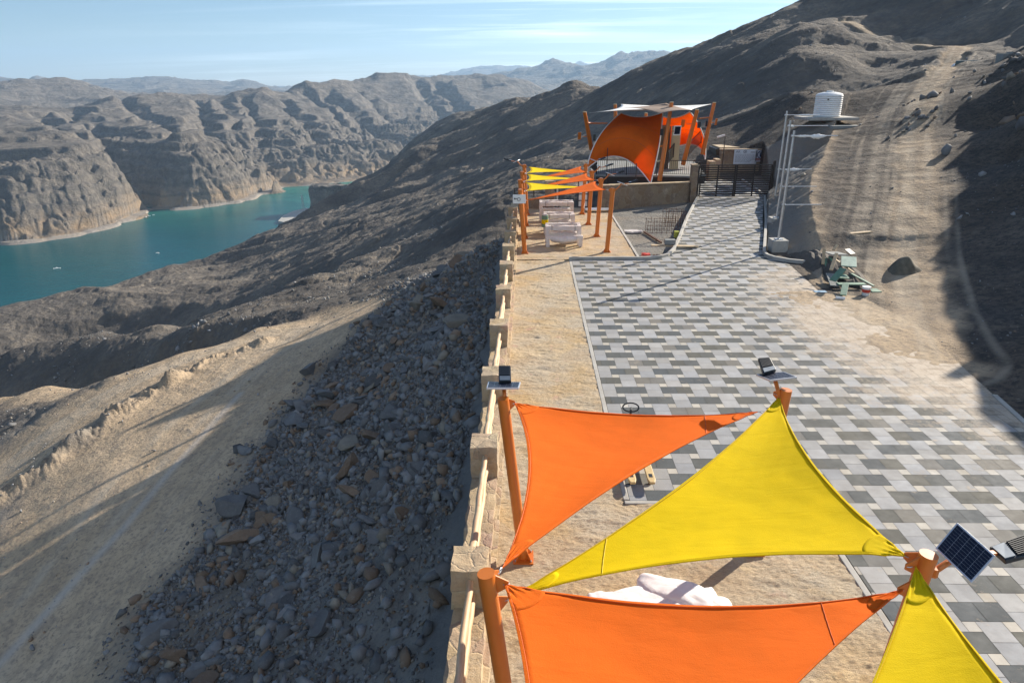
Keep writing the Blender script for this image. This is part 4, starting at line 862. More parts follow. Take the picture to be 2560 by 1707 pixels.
sail('shade_sail', 'large yellow triangular sail in the middle, its peak pointing up to a post', (M_ye, M_yed), *Y1)
sail('shade_sail', 'yellow triangular sail cut off by the bottom right corner of the picture', (M_ye, M_yed), *Y2, .03)
LU2 = ([(-.38, 9.27, 2.86), (-.37, 9.33, 3.02), tuple(G(1259, 962, 3.10))], [G(1220.6,953.5,3.13), G(1301.7,954.6,3.13), G(1297,969,3.17), G(1216,969,3.17)], [G(1246.6,913.7,3.26), G(1276.8,913.7,3.26), G(1278,952,3.19), G(1247,952,3.19)])
RU2 = ([(3.93, 9.55, 2.84), (3.88, 9.56, 2.98), tuple(G(1936, 944, 3.10))], [G(1890.6,935,3.15), G(1959.8,928.7,3.15), G(1993,942,3.15), G(1924.6,949.5,3.15)], [G(1895.6,894.8,3.27), G(1924.6,893,3.27), G(1941,923.8,3.2), G(1908,933,3.2)])
RU1 = ([(4.13, 5.64, 2.80), (4.22, 5.66, 2.86), tuple(G(2402, 1385, 2.90))], [G(2392.9,1305,3.24), G(2488.2,1388.7,3.13), G(2428,1456,2.86), G(2338,1370,2.97)], [G(2590,1325,3.06), G(2612,1375,3.06), G(2514,1400,3.0), G(2474,1366,3.0)])
post('orange leaning post with plain capped top where two orange sails meet', Lbas[1], Ltop[1], RP, [O1[1], O2[0], Y1[2]], None, g1)
post('orange post beside the near parapet with a flat solar panel on top', Lbas[2], Ltop[2], RP, [O1[0]], LU2, g1)
post('orange post standing on the patterned paving, holding the peak of the yellow sail', Rbas[2], Rtop[2], RP, [Y1[0], O1[2]], RU2, g1)
post('thick orange post at lower right with the large dark solar panel beside its top', Rbas[1], Rtop[1], RP, [Y1[1], Y2[0], O2[2]], RU1, g1)
# the far structure with four posts a side
post('orange post nearest to the camera on the parapet side, below the edge of the picture', Lbas[0], Ltop[0], RP, [O2[1]], None, g1)
post('orange post nearest to the camera on the paving side, below the edge of the picture', Rbas[0], (4.55, 1.75, 3), RP, [Y2[1]], None, g1)
g2 = 'orange posts of the far pergola'; g3 = 'yellow sails of the far pergola'; g4 = 'orange sails of the far pergola'
FL = [((-.17, 30.84, 0), (-.37, 30.84, 2.95)), ((-.17, 34.1, 0), (-.42, 34.1, 2.95)), ((-.12, 37.3, 0), (-.35, 37.3, 2.95)), ((-.07, 40.56, 0), (-.25, 40.56, 2.95))]
FR = [((3.68, 31.0, 0), (3.83, 31.0, 2.95)), ((3.53, 34.4, 0), (3.66, 34.4, 2.95)), ((3.36, 37.5, 0), (3.48, 37.5, 2.95)), ((3.25, 40.7, 0), (3.40, 40.7, 2.95))]
inn = lambda p, dx, dy, z: (p[0]+dx, p[1]+dy, z)
yl = ['nearest', 'middle', 'farthest']
lg = {('L', i): [] for i in range(4)}; lg.update({('R', i): [] for i in range(4)})
for i in range(3):
    a, b_, c_ = inn(FL[i][1], .28, .25, 2.84), inn(FL[i+1][1], .28, -.25, 2.84), inn(FR[i+1][1], -.3, 0, 2.5)
    sail('shade_sail', f'small yellow triangular sail over the wrapped benches, {yl[i]} of the three yellow ones', (M_ye, M_yed), a, b_, c_, .03, .05, 20, g3, .02, False)
    lg[('L', i)].append(a); lg[('L', i+1)].append(b_); lg[('R', i+1)].append(c_)
    a, b_, c_ = inn(FR[i][1], -.28, .25, 2.84), inn(FR[i+1][1], -.28, -.25, 2.84), inn(FL[i][1], .3, 0, 2.45)
    sail('shade_sail', f'small orange triangular sail over the wrapped benches, {yl[i]} of the three orange ones', (M_or, M_ord), a, b_, c_, .03, .05, 20, g4, .02, False)
    lg[('R', i)].append(a); lg[('R', i+1)].append(b_); lg[('L', i)].append(c_)
nm = ['nearest', 'second', 'third', 'farthest']
for i in range(4):
    post(f'orange post of the far pergola beside the parapet, {nm[i]} in its row', *FL[i], .105, lg[('L', i)], far_lamp(FL[i][1], -.42, .1) if i == 3 else None, g2, False)
    post(f'orange post of the far pergola on its gravel side, {nm[i]} in its row', *FR[i], .105, lg[('R', i)], far_lamp(FR[i][1], .42, .12), g2, False)
t = thing('direction_sign', 'small white arrow board fixed near the top of the nearest pergola post', 'sign', (-.42, 30.7, 2.5))
m = MB(); m.box(-.70, -.12, 30.70, 30.73, 2.33, 2.73); part('board', m, M_white, t, bev=.004)
m = MB(); m.bar((-.64, 30.69, 2.55), (-.50, 30.69, 2.55), .02, .02); m.bar((-.64, 30.69, 2.55), (-.60, 30.69, 2.59), .02, .02); m.bar((-.64, 30.69, 2.55), (-.60, 30.69, 2.51), .02, .02)
m.tube([(-.43+.07*math.cos(a), 30.69, 2.52+.07*math.sin(a)) for a in np.linspace(0, 6.283, 13)], .010, 5, False); part('arrow', m, M_blk, t)
# ---------------------------------------------------------------- light masts by the ramp
def pole_mat(): return M_steel
def mast(label, base, h, arms, wraps):
    x, y = base; t = thing('steel_mast', label, 'mast', (x, y, 0), 'steel masts beside the ramp')
    m = MB(); m.box(x-.36, x+.36, y-.36, y+.36, -.1, .55); part('plinth', m, M_conc, t, bev=.02)
    m = MB(); m.box(x-.16, x+.16, y-.16, y+.16, .55, .575); part('base_plate', m, M_steel, t)
    m = MB(); m.tube([(x, y, .57), (x+.03, y, h*.6), (x+.05, y, h)], [.06, .055, .05], 16); part('pole', m, M_steel, t, smooth=True)
    for z, L in arms: 
        m = MB(); m.tube([(x, y, z), (x+L, y+.05, z-.01)], .022, 8); m.tube([(x-.06, y, z), (x+.10, y, z)], .05, 8); part('arm', m, M_steel, t, smooth=True)
    for z, x0, x1, r in wraps:
        m = MB(); n = 12; m.tube([(x+x0+(x1-x0)*i/n, y+.03, z-.01-r*.3*math.sin(math.pi*i/n)) for i in range(n+1)], [.026+r*math.sin(math.pi*i/n)**1.5*(.8+.2*math.sin(i*2.1)) for i in range(n+1)], 10); part('rolled_banner', m, M_white, t, smooth=True)
    return t
zz_ = lambda px, py, b_: float(V(px, py, *b_)[2])
mb1, mb2, mb3 = (11.62, 31.1), (13.35, 36.4), (15.1, 41.9)
mast('nearest of the three steel masts, its concrete plinth by the kerb end', mb1, zz_(1966, 327, mb1), [(zz_(1970, 340, mb1), 2.0), (zz_(1955, 512, mb1), 1.75)], [(zz_(1970, 340, mb1), .1, .9, .035), (zz_(1970, 340, mb1), .7, 1.5, .10)])
mast('middle one of the three steel masts standing beside the ramp', mb2, zz_(1963, 302, mb2), [(zz_(1968, 315, mb2), 2.0), (zz_(1960, 467, mb2), 1.9)], [(zz_(1968, 315, mb2), .05, .3, .05)])
mast('farthest of the three steel masts, closest to the gate', mb3, zz_(1956, 278, mb3), [(zz_(1960, 288, mb3), 2.1), (zz_(1956, 424, mb3), 2.0)], [(zz_(1960, 288, mb3), .5, 2.0, .04), (zz_(1956, 424, mb3), .3, 1.4, .10)])

# ---------------------------------------------------------------- gate
t = thing('slatted_gate', 'dark metal double gate of horizontal slats closing the top of the paved ramp', 'gate', (13.85, 46.3, 0))
gx0, gx1, gy = 11.5, 16.25, 46.25
for nm_, x0, x1 in (('left', gx0, 13.85), ('right', 13.87, gx1)):
    m = MB()
    for x in (x0, (x0+x1)/2-.04, x1-.09): m.box(x, x+.09, gy-.03, gy+.03, .08, 2.2)
    m.box(x0+.09, x1-.09, gy-.028, gy+.028, .08, .15); m.box(x0+.09, x1-.09, gy-.028, gy+.028, 2.13, 2.2)
    lf = part('gate_leaf', m, M_dark, t)
    m = MB()
    for k in range(13): z = .24+k*.145; m.box(x0+.05, x1-.05, gy-.045, gy-.031, z, z+.078)
    part('slats', m, M_dark, t, lf)
m = MB(); m.box(gx1+.02, gx1+.16, gy-.08, gy+.08, 0, 2.45); part('gate_post', m, M_dark, t)
m = MB(); m.box(gx0-.2, gx0-.05, gy-.08, gy+.08, 0, 2.4); part('gate_post', m, M_dark, t)

# ---------------------------------------------------------------- stone walls round the platform
def wall(name, label, x0, y0, x1, y1, z0, z1, th, mat, seed=1, cap=True, z1b=None):
    L = math.hypot(x1-x0, y1-y0); mb_ = rockbox(0, L, -th/2, th/2, z0, z1, .16, .03, seed); ca, sa = (x1-x0)/L, (y1-y0)/L
    z1b = z1 if z1b is None else z1b
    f = lambda p: (x0+p[0]*ca-p[1]*sa, y0+p[0]*sa+p[1]*ca, p[2]+(z1b-z1)*(p[0]/L)*(1 if p[2] > (z0+z1)/2 else 0))
    mb_.v = [f(p) for p in mb_.v]; t = thing(name, label, 'wall', ((x0+x1)/2, (y0+y1)/2, z0)); part('masonry', mb_, mat, t, smooth=True)
    if cap:
        c = rockbox(0, L, -th/2-.04, th/2+.04, z1+.002, z1+.07, .2, .008, seed+5); c.v = [(x0+p[0]*ca-p[1]*sa, y0+p[0]*sa+p[1]*ca, p[2]+(z1b-z1)*p[0]/L) for p in c.v]; part('coping', c, M_wall, t, smooth=True)
    return t
wall('stone_wall', 'brown stone retaining wall below the platform, between the gravel bed and the gate', 4.5, 43.3, 11.2, 46.7, -1.5, 1.28, .4, M_dwall, 4, True, .98)
wall('stone_wall', 'low stone wall closing the far end of the patio behind the wrapped benches', -.9, 42.75, 1.55, 42.75, -1.5, .62, .4, M_dwall, 9)
t = thing('stone_pillar', 'stone gate pillar at the foot of the ramp gate, left side', 'pillar', (11.15, 46.4, 0)); part('shaft', rockbox(10.92, 11.32, 46.1, 46.6, -.4, 2.15, .12, .03, 2), M_dwall, t, smooth=True); part('cap', rockbox(10.88, 11.36, 46.05, 46.65, 2.152, 2.23, .12, .01, 6), M_wall, t, smooth=True)
t = thing('metal_railing', 'thin dark rail on posts above the low wall behind the benches', 'railing', (.2, 42.75, .6))
for z in (.95, 1.25): m = MB(); m.tube([(-.9, 42.75, z), (1.5, 42.75, z)], .03, 6); part('rail', m, M_dark, t)
for x in (-.85, .35, 1.45): m = MB(); m.box(x-.03, x+.03, 42.72, 42.78, .68, 1.27); part('post', m, M_dark, t)
def lattice(label, x0, x1, y, z0, z1, nx, nz):
    t = thing('grid_door', label, 'gate', ((x0+x1)/2, y, z0)); m = MB(); m.box(x0, x1, y-.006, y+.006, z0, z1); part('panel', m, M_white, t)
    m = MB()
    for i in range(nx+1): x = x0+(x1-x0)*i/nx; m.box(x-.025, x+.025, y-.04, y-.008, z0-.02, z1+.02)
    for i in range(nz+1): z = z0+(z1-z0)*i/nz; m.box(x0-.025, x1+.025, y-.045, y-.012, z-.025, z+.025)
    part('grid_frame', m, M_dark, t)
lattice('white panelled door with dark grid frame, right side of the patio exit', 3.15, 3.75, 42.9, .05, 1.65, 2, 4)
lattice('narrow white panelled door with dark grid frame, left side of the patio exit', 1.75, 1.92, 42.9, .05, 1.65, 1, 4)
t = thing('stone_pillar', 'dark stone pillar behind the wrapped benches at the patio exit', 'pillar', (1.3, 42.8, 0)); part('shaft', rockbox(1.05, 1.62, 42.45, 43.0, -.2, 1.72, .12, .025, 12), M_dwall, t, smooth=True)

# ---------------------------------------------------------------- wrapped benches on the patio
def bench(label, x, y, w_, h, rot=0, step=True):
    t = thing('wrapped_bench', label, 'bench', (x, y, 0), 'bench frames wrapped in white foam')
    def wob(m, s_):
        rnd = random.Random(s_); m.v = [(a+.012*math.sin(9*c+3*b_+s_), b_+.012*math.sin(7*a+s_), c+.012*math.sin(8*a+5*b_+s_)*(c > .05)) for a, b_, c in m.v]; return m
    def rb(x0, x1, y0, y1, z0, z1, s_):
        m = rockbox(x+x0, x+x1, y+y0, y+y1, z0, z1, .09, .018, s_); return m
    s_ = int(x*10+y*7)
    part('frame_leg', rb(-w_/2, -w_/2+.17, -.05, .10, .02, h, s_+1), M_whitewrap, t, smooth=True); part('frame_leg', rb(w_/2-.17, w_/2, -.05, .10, .02, h, s_+2), M_whitewrap, t, smooth=True)
    part('frame_leg', rb(-w_/2, -w_/2+.15, .75, .90, .02, h*.93, s_+3), M_whitewrap, t, smooth=True); part('frame_leg', rb(w_/2-.15, w_/2, .75, .90, .02, h*.93, s_+4), M_whitewrap, t, smooth=True)
    part('top_bar', rb(-w_/2+.01, w_/2-.01, -.045, .17, h-.20, h+.01, s_+5), M_whitewrap, t, smooth=True); part('top_bar', rb(-w_/2+.01, w_/2-.01, .70, .91, h-.22, h, s_+6), M_whitewrap, t, smooth=True)
    part('side_bar', rb(-w_/2+.005, -w_/2+.16, .10, .75, h-.2, h-.02, s_+7), M_whitewrap, t, smooth=True); part('side_bar', rb(w_/2-.16, w_/2-.005, .10, .75, h-.2, h-.02, s_+8), M_whitewrap, t, smooth=True)
    part('seat_roll', rb(-w_/2+.18, w_/2-.18, .15, .6, h*.35, h*.62, s_+9), M_whitewrap, t, smooth=True)
    if step:
        part('front_frame', rb(-w_/2+.02, w_/2+.06, -.42, -.27, h*.42, h*.60, s_+10), M_whitewrap, t, smooth=True)
        for q in (-w_/2+.02, w_/2-.11): part('front_leg', rb(q, q+.16, -.40, -.27, .02, h*.43, s_+11), M_whitewrap, t, smooth=True)
        m = MB(); n = 16; m.tube([(x-w_/2+.22+(w_-.40)*i/n, y-.36, h*.44-.04*math.sin(math.pi*i/n)) for i in range(n+1)], [.07+.13*math.sin(math.pi*i/n)**.5*(.9+.1*math.sin(i)) for i in range(n+1)], 14); part('foam_roll', m, M_whitewrap, t, smooth=True)
    for q in (-.27, .27):
        m = MB(); m.box(x+w_*q*1.2-.008, x+w_*q*1.2+.008, y-.075, y-.062, h-.24, h+.03); m.box(x+w_*q*1.2-.008, x+w_*q*1.2+.008, y-.075, y+.19, h+.03, h+.034); part('strap', m, M_blk, t)
bench('foam-wrapped bench frame nearest to the paving, with a sagging roll across its front', 1.70, 32.35, 1.72, .95)
bench('foam-wrapped bench frame in the middle, behind the striped fabric roll', 1.62, 35.2, 1.62, .98)
bench('foam-wrapped bench frame farthest away, draped with thin plastic', 1.62, 38.6, 1.95, 1.05, 0, False)
t = thing('fabric_roll', 'striped green and yellow roll standing against the middle wrapped bench', 'fabric roll', (.86, 34.7, .45))
for z0, z1, mt in ((.45, .62, M_green), (.622, .84, M_ye), (.842, 1.05, M_green)): m = MB(); m.tube([(.86, 34.7, z0), (.86, 34.7, z1)], .17, 18); part('stripe', m, mt, t, smooth=True)
m = MB(); m.tube([(.86, 34.7, 1.052), (.86, 34.7, 1.10)], .13, 18); part('core', m, M_whitewrap, t, smooth=True)
# white wrapped heap under the near sails
t = thing('wrapped_heap', 'heap of crumpled white wrapped cushions lying on the stone between yellow and orange sails', 'heap', (1.95, 7.9, 0))
def pillow(cx, cy, cz, ax, ay, az_, s_, rot=0):
    n = 26; vs = []; 
    for i in range(n+1):
        for j in range(2*n):
            th, ph = math.pi*i/n, math.pi*j/n; a, b_, c = math.sin(th)*math.cos(ph), math.sin(th)*math.sin(ph), math.cos(th)
            a, b_, c = [math.copysign(abs(q)**.55, q) for q in (a, b_, c)]; k = 1+.07*float(ridged(np.array([a*1.3+s_+.5*b_]), np.array([b_*1.0+c*.8]), s_)[0])+.04*float(vnoise(np.array([a*3+s_]), np.array([b_*3]), s_)[0])
            X, Y = a*ax*k, b_*ay*k; vs.append((cx+X*math.cos(rot)-Y*math.sin(rot), cy+X*math.sin(rot)+Y*math.cos(rot), max(.015, cz+c*az_*k)))
    m = MB(); m.add(vs, [(i*2*n+j, (i+1)*2*n+j, (i+1)*2*n+(j+1) % (2*n), i*2*n+(j+1) % (2*n)) for i in range(n) for j in range(2*n)]); return m
for k, a in enumerate([(1.12,7.9,.10,.24,.42,.10,1,.0),(1.7,8.0,.16,.62,.34,.14,2,.25),(2.2,8.22,.18,.55,.26,.15,3,-.35),(2.82,7.95,.12,.22,.24,.12,4,.1),(2.2,7.72,.13,.7,.30,.13,5,.1),(1.5,7.4,.14,.5,.4,.13,6,-.2),(2.72,8.28,.10,.15,.13,.10,7,.1)]):
    part('wrapped_cushion', pillow(*a), M_soft, t, smooth=True)

# ---------------------------------------------------------------- pallet truck under the farther orange sail
t = thing('pallet_truck', 'hand pallet truck with two pale yellow forks, mostly hidden under the farther orange sail', 'pallet truck', (2.5, 12.6, 0))
for x in (2.04, 2.42):
    m = MB(); P = [(x-.08, 13.0), (x-.08, 11.42), (x-.05, 11.30), (x+.05, 11.30), (x+.08, 11.42), (x+.08, 13.0)]; m.prism(P, .13, .185); fk = part('fork', m, M_pallet, t, bev=.012)
    m = MB(); m.box(x-.035, x+.035, 11.48, 11.60, .1852, .188); part('roller_slot', m, M_blk, t, fk)
    m = MB(); m.tube([(x-.035, 11.54, .045), (x+.035, 11.54, .045)], .04, 12); part('roller', m, M_blk, t, fk)
m = MB(); m.box(1.98, 2.5, 13.0, 13.35, .13, .55); part('pump_body', m, M_pallet, t, bev=.02)
m = MB(); m.tube([(2.24, 13.3, .5), (2.27, 13.38, .75), tuple(G(1577, 1026, 1.0))], .025, 8); hd = part('drawbar', m, M_blk, t)
m = MB(); c0 = G(1577, 1018, 1.03); m.tube([c0+np.array([.17*math.cos(a), .09*math.sin(a), .06*math.sin(a)]) for a in np.linspace(0, 6.283, 17)], .017, 6, False); part('handle', m, M_blk, t, hd)
m = MB(); m.tube([(2.12, 13.25, .09), (2.36, 13.25, .09)], .09, 14); part('steer_wheel', m, M_blk, t)

# ---------------------------------------------------------------- odds and ends on the gravel bed
b_ = MB(); b_.box(6.55, 7.05, 31.85, 32.15, .135, .36); solo('cement_block', b_, M_greyblock, 'grey cement block resting on a plank at the bend of the kerb', 'block', bev=.01)
b_ = MB(); b_.bar((5.9, 31.9, .10), (8.1, 31.75, .07), .28, .05); solo('plank', b_, M_wood, 'weathered plank lying across the kerb under the grey cement block', 'plank', bev=.004)
def cage(label, x, y, z, L, W, H_, n, tilt=0):
    t = thing('rebar_cage', label, 'rebar cage', (x, y, z), 'rusty rebar cages on the gravel bed')
    for sx_ in (-1, 1):
        for sy_ in (-1, 1):
            m = MB()
            for k in range(n): q = x-L/2+L*k/(n-1)+random.uniform(-.03, .03); m.tube([(q, y+sy_*W/2, z), (q+random.uniform(-.05, .05), y+sy_*W/2+random.uniform(-.05, .05), z+H_*random.uniform(.85, 1.08))], .010, 4)
            if sx_ == 1: part('upright_bars', m, M_rust, t)
    for k in range(4):
        h = z+.05+H_*.85*k/3; m = MB(); m.tube([(x-L/2, y-W/2, h), (x+L/2, y-W/2, h+.02), (x+L/2, y+W/2, h), (x-L/2, y+W/2, h+.03), (x-L/2, y-W/2, h)], .009, 4); part('tie', m, M_rust, t)
cage('tangled rusty rebar cage in the middle of the gravel bed, left of the denser one', 7.2, 36.4, -.25, 1.6, .7, .75, 7)
cage('dense rusty rebar cage next to the dark kerb side of the gravel bed', 8.3, 38.3, -.25, 1.1, .8, .95, 9)
m = MB(); m.bar((6.3, 36.4, -.2), (6.75, 33.8, -.2), .09, .08); solo('steel_bar', m, M_rust, 'single rusty steel bar lying flat on the grey gravel bed', 'bar')
m = rockbox(5.25, 5.62, 30.35, 30.75, -.27, .02, .07, .05, 31); solo('plastic_bag', m, M_red, 'crumpled bright red bag on the gravel next to the patio corner', 'bag', smooth=True)
def heap_bits(name, mat, cx, cy, z, rx, ry, n, s_, lab, cat):
    m = MB(); rnd = random.Random(s_)
    for k in range(n):
        a = rnd.uniform(0, 6.28); q = rnd.random()**.5; x, y = cx+rx*q*math.cos(a), cy+ry*q*math.sin(a); d = np.array([rnd.uniform(-1, 1), rnd.uniform(-1, 1), rnd.uniform(-.3, .3)]); d /= np.linalg.norm(d); p = np.array([x, y, z+(1-q)*.18]); m.bar(p-d*.1, p+d*.12, .04, .025)
    o = solo(name, m, mat, None, None); o['kind'] = 'stuff'; return o
heap_bits('rusty_scrap', M_rust, 6.05, 30.55, -.22, .55, .35, 170, 3, '', '')
m = MB(); m.tube([(7.75, 35.0, -.2), (7.75, 35.0, .12)], .14, 14); solo('bucket', m, plain('yellow_green_plastic', (.42, .44, .06), .5), 'dull yellow-green bucket standing on the gravel between the rebar cages', 'bucket', smooth=True)
m = rockbox(7.7, 8.35, 34.0, 34.3, -.25, -.17, .1, .03, 14); solo('foam_sheet', m, M_whitewrap, 'scrap of white foam lying by the kerb shadow on the gravel', 'foam sheet', smooth=True)
m = rockbox(5.25, 6.2, 36.3, 36.8, -.25, -.16, .12, .03, 15); solo('foam_sheet', m, M_whitewrap, 'flat white foam strip on the gravel beside the patio kerb', 'foam sheet', smooth=True)
m = MB(); m.box(3.5, 5.1, 41.2, 41.9, .12, .16); solo('board', m, M_alu, 'pale flat board on the ground behind the right row of pergola posts', 'board', bev=.004)

# ---------------------------------------------------------------- heap of green formwork boards at the foot of the berm
gb = 'broken green formwork boards in the debris heap'
def bd(px, py, z, px2, py2, z2, wd, th, mat, label, grp=gb, nm_='formwork_board'):
    a, e = G(px, py, z), G(px2, py2, z2); m = MB(); m.bar(a, e, wd, th); solo(nm_, m, mat, label, 'board', grp, bev=.004)
F2 = lambda x, y: (2020+x/7.84, 600+y/7.84)
def B2(x0, y0, z0, x1, y1, z1, wd, mat, label, th=.04): bd(*F2(x0, y0), z0, *F2(x1, y1), z1, wd, th, mat, label)
B2(320, 180, .9, 290, 480, .35, .12, M_wood, 'upright pale timber stake at the left edge of the debris heap')
B2(370, 260, .75, 700, 270, .65, .55, M_greyblock, 'wide grey sheet lying on top of the debris heap')
B2(500, 200, 1.0, 575, 100, 1.15, .12, M_wood, 'short pale offcut at the very top of the debris heap')
B2(560, 260, 1.0, 450, 590, .55, .13, M_wood, 'pale timber leaning steeply over the middle of the debris heap')
B2(540, 380, .75, 900, 640, .35, .10, M_wood, 'long thin pale batten slanting down to the right in the heap')
B2(850, 660, .35, 1290, 900, .15, .10, M_green, 'long mint-green batten reaching out to the right of the heap')
B2(800, 330, .8, 800, 520, .6, .55, plain('pale_green', (.40, .50, .40), .6, 0, .2), 'square pale green panel near the top right of the heap')
B2(690, 560, .75, 480, 800, .35, .28, M_green, 'short green board with a bright sunlit end in the heap')
B2(560, 710, .3, 780, 720, .3, .55, M_green, 'broad flat dark green panel in the middle of the heap')
B2(580, 860, .2, 1120, 860, .2, .26, M_green, 'long green board lying level along the front of the heap')
B2(740, 850, .3, 690, 1080, .1, .22, M_green, 'dark green board propped upright in front of the heap')
B2(430, 660, .3, 520, 900, .15, .3, M_greyblock, 'grey board slanting at the left front of the heap')
B2(1210, 990, .03, 1400, 990, .03, .42, M_green, 'flat green sheet on the sand right beside the paint bucket')
B2(330, 350, .5, 430, 620, .2, .2, M_green, 'shaded green board standing at the left of the heap')
B2(420, 330, .6, 600, 560, .3, .12, M_green, 'narrow green slat under the leaning pale timber')
B2(760, 180, .7, 880, 280, .55, .3, M_blk, 'black offcut at the upper right of the debris heap')
rb_ = rockbox(*[0, 1.35, 0, 3.0, 0, .45], .18, .12, 5); o0 = G(*F2(330, 980), 0)
m = MB(); n = 14
m.grid([[ (11.75+i*.13+.15*(j/n), 24.9+j*.42, -.02+.55*math.sin(math.pi*min(1, i/n))*math.sin(math.pi*j/n)**.6+.06*random.uniform(-1, 1)) for j in range(n+1)] for i in range(n+1)])
o = solo('debris_soil', m, M_rust if False else plain('dark_soil', (.10, .085, .07), .95, 0, .3, 5, .6), None, None); o['kind'] = 'stuff'
bx, by, _ = G(*F2(1120, 1090), 0)
t = thing('paint_bucket', 'white and red paint bucket standing in front of the debris heap', 'bucket', (bx, by, 0))
m = MB(); m.tube([(bx, by, .02), (bx, by, .34)], [.125, .145], 20); part('tub', m, M_white, t, smooth=True); m = MB(); m.tube([(bx, by, .14), (bx, by, .26)], [.139, .145], 20, False); part('red_band', m, M_red, t, smooth=True); m = MB(); m.tube([(bx, by, .335), (bx, by, .35)], .155, 20); part('rim', m, M_white, t, smooth=True)
a, e = G(*F2(540, 1130), .06), G(*F2(725, 1145), .06); m = MB(); m.tube([a, e], .055, 14); solo('paper_roll', m, M_white, 'white paper roll lying on the paving in front of the debris heap', 'roll', smooth=True)
a = G(*F2(240, 1010), .02); m = MB(); m.obox(a, (.22, 0, 0), (0, .12, 0), (0, 0, .008)); solo('plastic_sheet', m, plain('pale_blue', (.30, .42, .52), .4), 'small pale blue sheet on the ground left of the paper roll', 'sheet')
# mound of dark earth right of the heap
c_ = G(2258, 690, .1); n = 40; m = MB()
m.grid([[ (c_[0]-1.2+2.6*i/n, c_[1]-1.0+2.2*j/n, .1+max(-.2, .85*math.exp(-(((i/n-.45)/.2)**2+((j/n-.5)/.24)**2))-.10+.07*float(vnoise(np.array([i*.22]), np.array([j*.22]), 4)[0])+.22*math.exp(-(((i/n-.75)/.2)**2+((j/n-.45)/.2)**2)))) for j in range(n+1)] for i in range(n+1)])
o = solo('earth_mound', m, plain('mound_earth', (.13, .115, .085), .95, 0, .35, 5, .8), None, None, smooth=True); o['kind'] = 'stuff'
for px, py, w_, l_ in ((2150, 583, .5, 'thin plank lying on the bare dirt above the debris heap'), (2172, 312, .7, 'pale diamond-shaped board on the dirt above the berm')):
    q = G(px, py, .95) if py > 500 else D(px, py, 61.0); z = float(q[2]); m = MB(); m.bar(q-np.array([w_, .1, 0]), q+np.array([w_, .1, .05]), .25, .05); solo('plank', m, M_wood, l_, 'plank')

# ---------------------------------------------------------------- water tank, pipes, blocks on the upper ground
tk = D(2066, 292, 62); tz = float(D(2066, 292, 62)[2]); ht = float(V(2066, 229, tk[0], tk[1])[2])-tz
t = thing('water_tank', 'white ribbed plastic water tank standing on the ground above the masts', 'water tank', (tk[0], tk[1], tz))
prof = []; nr_ = 11; R0 = 1.02
for i in range(nr_*6+1):
    k = i/(nr_*6); prof.append((R0*(1-.035*(.5+.5*math.cos(2*math.pi*k*nr_))), tz+k*ht*.86))
prof += [(R0*.97, tz+ht*.88), (R0*.80, tz+ht*.93), (R0*.45, tz+ht*.975), (R0*.2, tz+ht*.985)]
m = MB(); m.tube([(tk[0], tk[1], z) for r, z in prof], [r for r, z in prof], 32); part('shell', m, M_white, t, smooth=True)
m = MB(); m.tube([(tk[0], tk[1], tz+ht*.97), (tk[0], tk[1], tz+ht*1.03)], .26, 20); part('lid', m, M_white, t, smooth=True)
m = MB(); m.tube([(tk[0]-.45, tk[1]-.9, tz+ht*.7), (tk[0]-.45, tk[1]-1.02, tz+ht*.7)], .05, 8); part('outlet', m, M_blk, t)
m = MB(); m.box(tk[0]-2.0, tk[0]+1.9, tk[1]-1.6, tk[1]+1.6, tz-.22, tz-.004); solo('concrete_pad', m, M_conc, 'pale concrete pad under the white water tank', 'slab', bev=.02)
q = D(2110, 318, 60); m = MB(); m.box(q[0]-1.1, q[0]+1.2, q[1]-.5, q[1]+.5, q[2]-.25, q[2]+.12); solo('concrete_slab', m, M_greyblock, 'flat concrete slab at the top end of the gravel berm', 'slab', bev=.02)
def pipe(label, px, py, d, r, L, ang, mat):
    p = D(px, py, d); p[2] += r; t = thing('culvert_pipe', label, 'pipe', (p[0], p[1], p[2]-r), 'culvert pipes beside the dirt track'); dv_ = np.array([math.sin(ang), math.cos(ang), 0]); n = 24; vs = []
    up = np.array([0, 0, 1.0]); s = np.cross(dv_, up)
    for rr, q in ((r, 0), (r, L), (r*.86, L), (r*.86, 0)): vs += [p+dv_*q+rr*(s*math.cos(2*math.pi*k/n)+up*math.sin(2*math.pi*k/n)) for k in range(n)]
    m = MB(); m.add(vs, [(a*n+k, a*n+(k+1) % n, ((a+1) % 4)*n+(k+1) % n, ((a+1) % 4)*n+k) for a in range(4) for k in range(n)]); part('barrel', m, mat, t, smooth=True)
    m = MB(); vs = []
    for rr, q in ((r*1.002, .0), (r*1.08, .0), (r*1.08, .22), (r*1.002, .22)): vs += [p+dv_*q+rr*(s*math.cos(2*math.pi*k/n)+up*math.sin(2*math.pi*k/n)) for k in range(n)]
    m.add(vs, [(a*n+k, a*n+(k+1) % n, ((a+1) % 4)*n+(k+1) % n, ((a+1) % 4)*n+k) for a in range(4) for k in range(n)]); part('collar', m, M_blk, t, smooth=True)
pipe('white-topped round culvert pipe facing the camera, left of the dark one', 2398, 181, 82, .42, 1.2, .2, M_white)
pipe('dark culvert pipe lying aslant, right of the white one', 2455, 175, 80, .42, 2.2, -1.1, plain('dark_pipe', (.06, .09, .085), .5))
for k, (px, py, lb) in enumerate(((2512, 158, 'dark concrete block beside the track, leftmost of the row'), (2534, 158, 'dark concrete block in the middle of the row'), (2556, 160, 'dark concrete block at the right edge of the picture'))):
    p = D(px, py, 76); m = MB(); m.box(p[0]-.55, p[0]+.55, p[1]-.5, p[1]+.5, p[2]-.3, p[2]+.75+.12*k); solo('concrete_block', m, M_greyblock, lb, 'block', 'concrete blocks beside the dirt track', bev=.03)
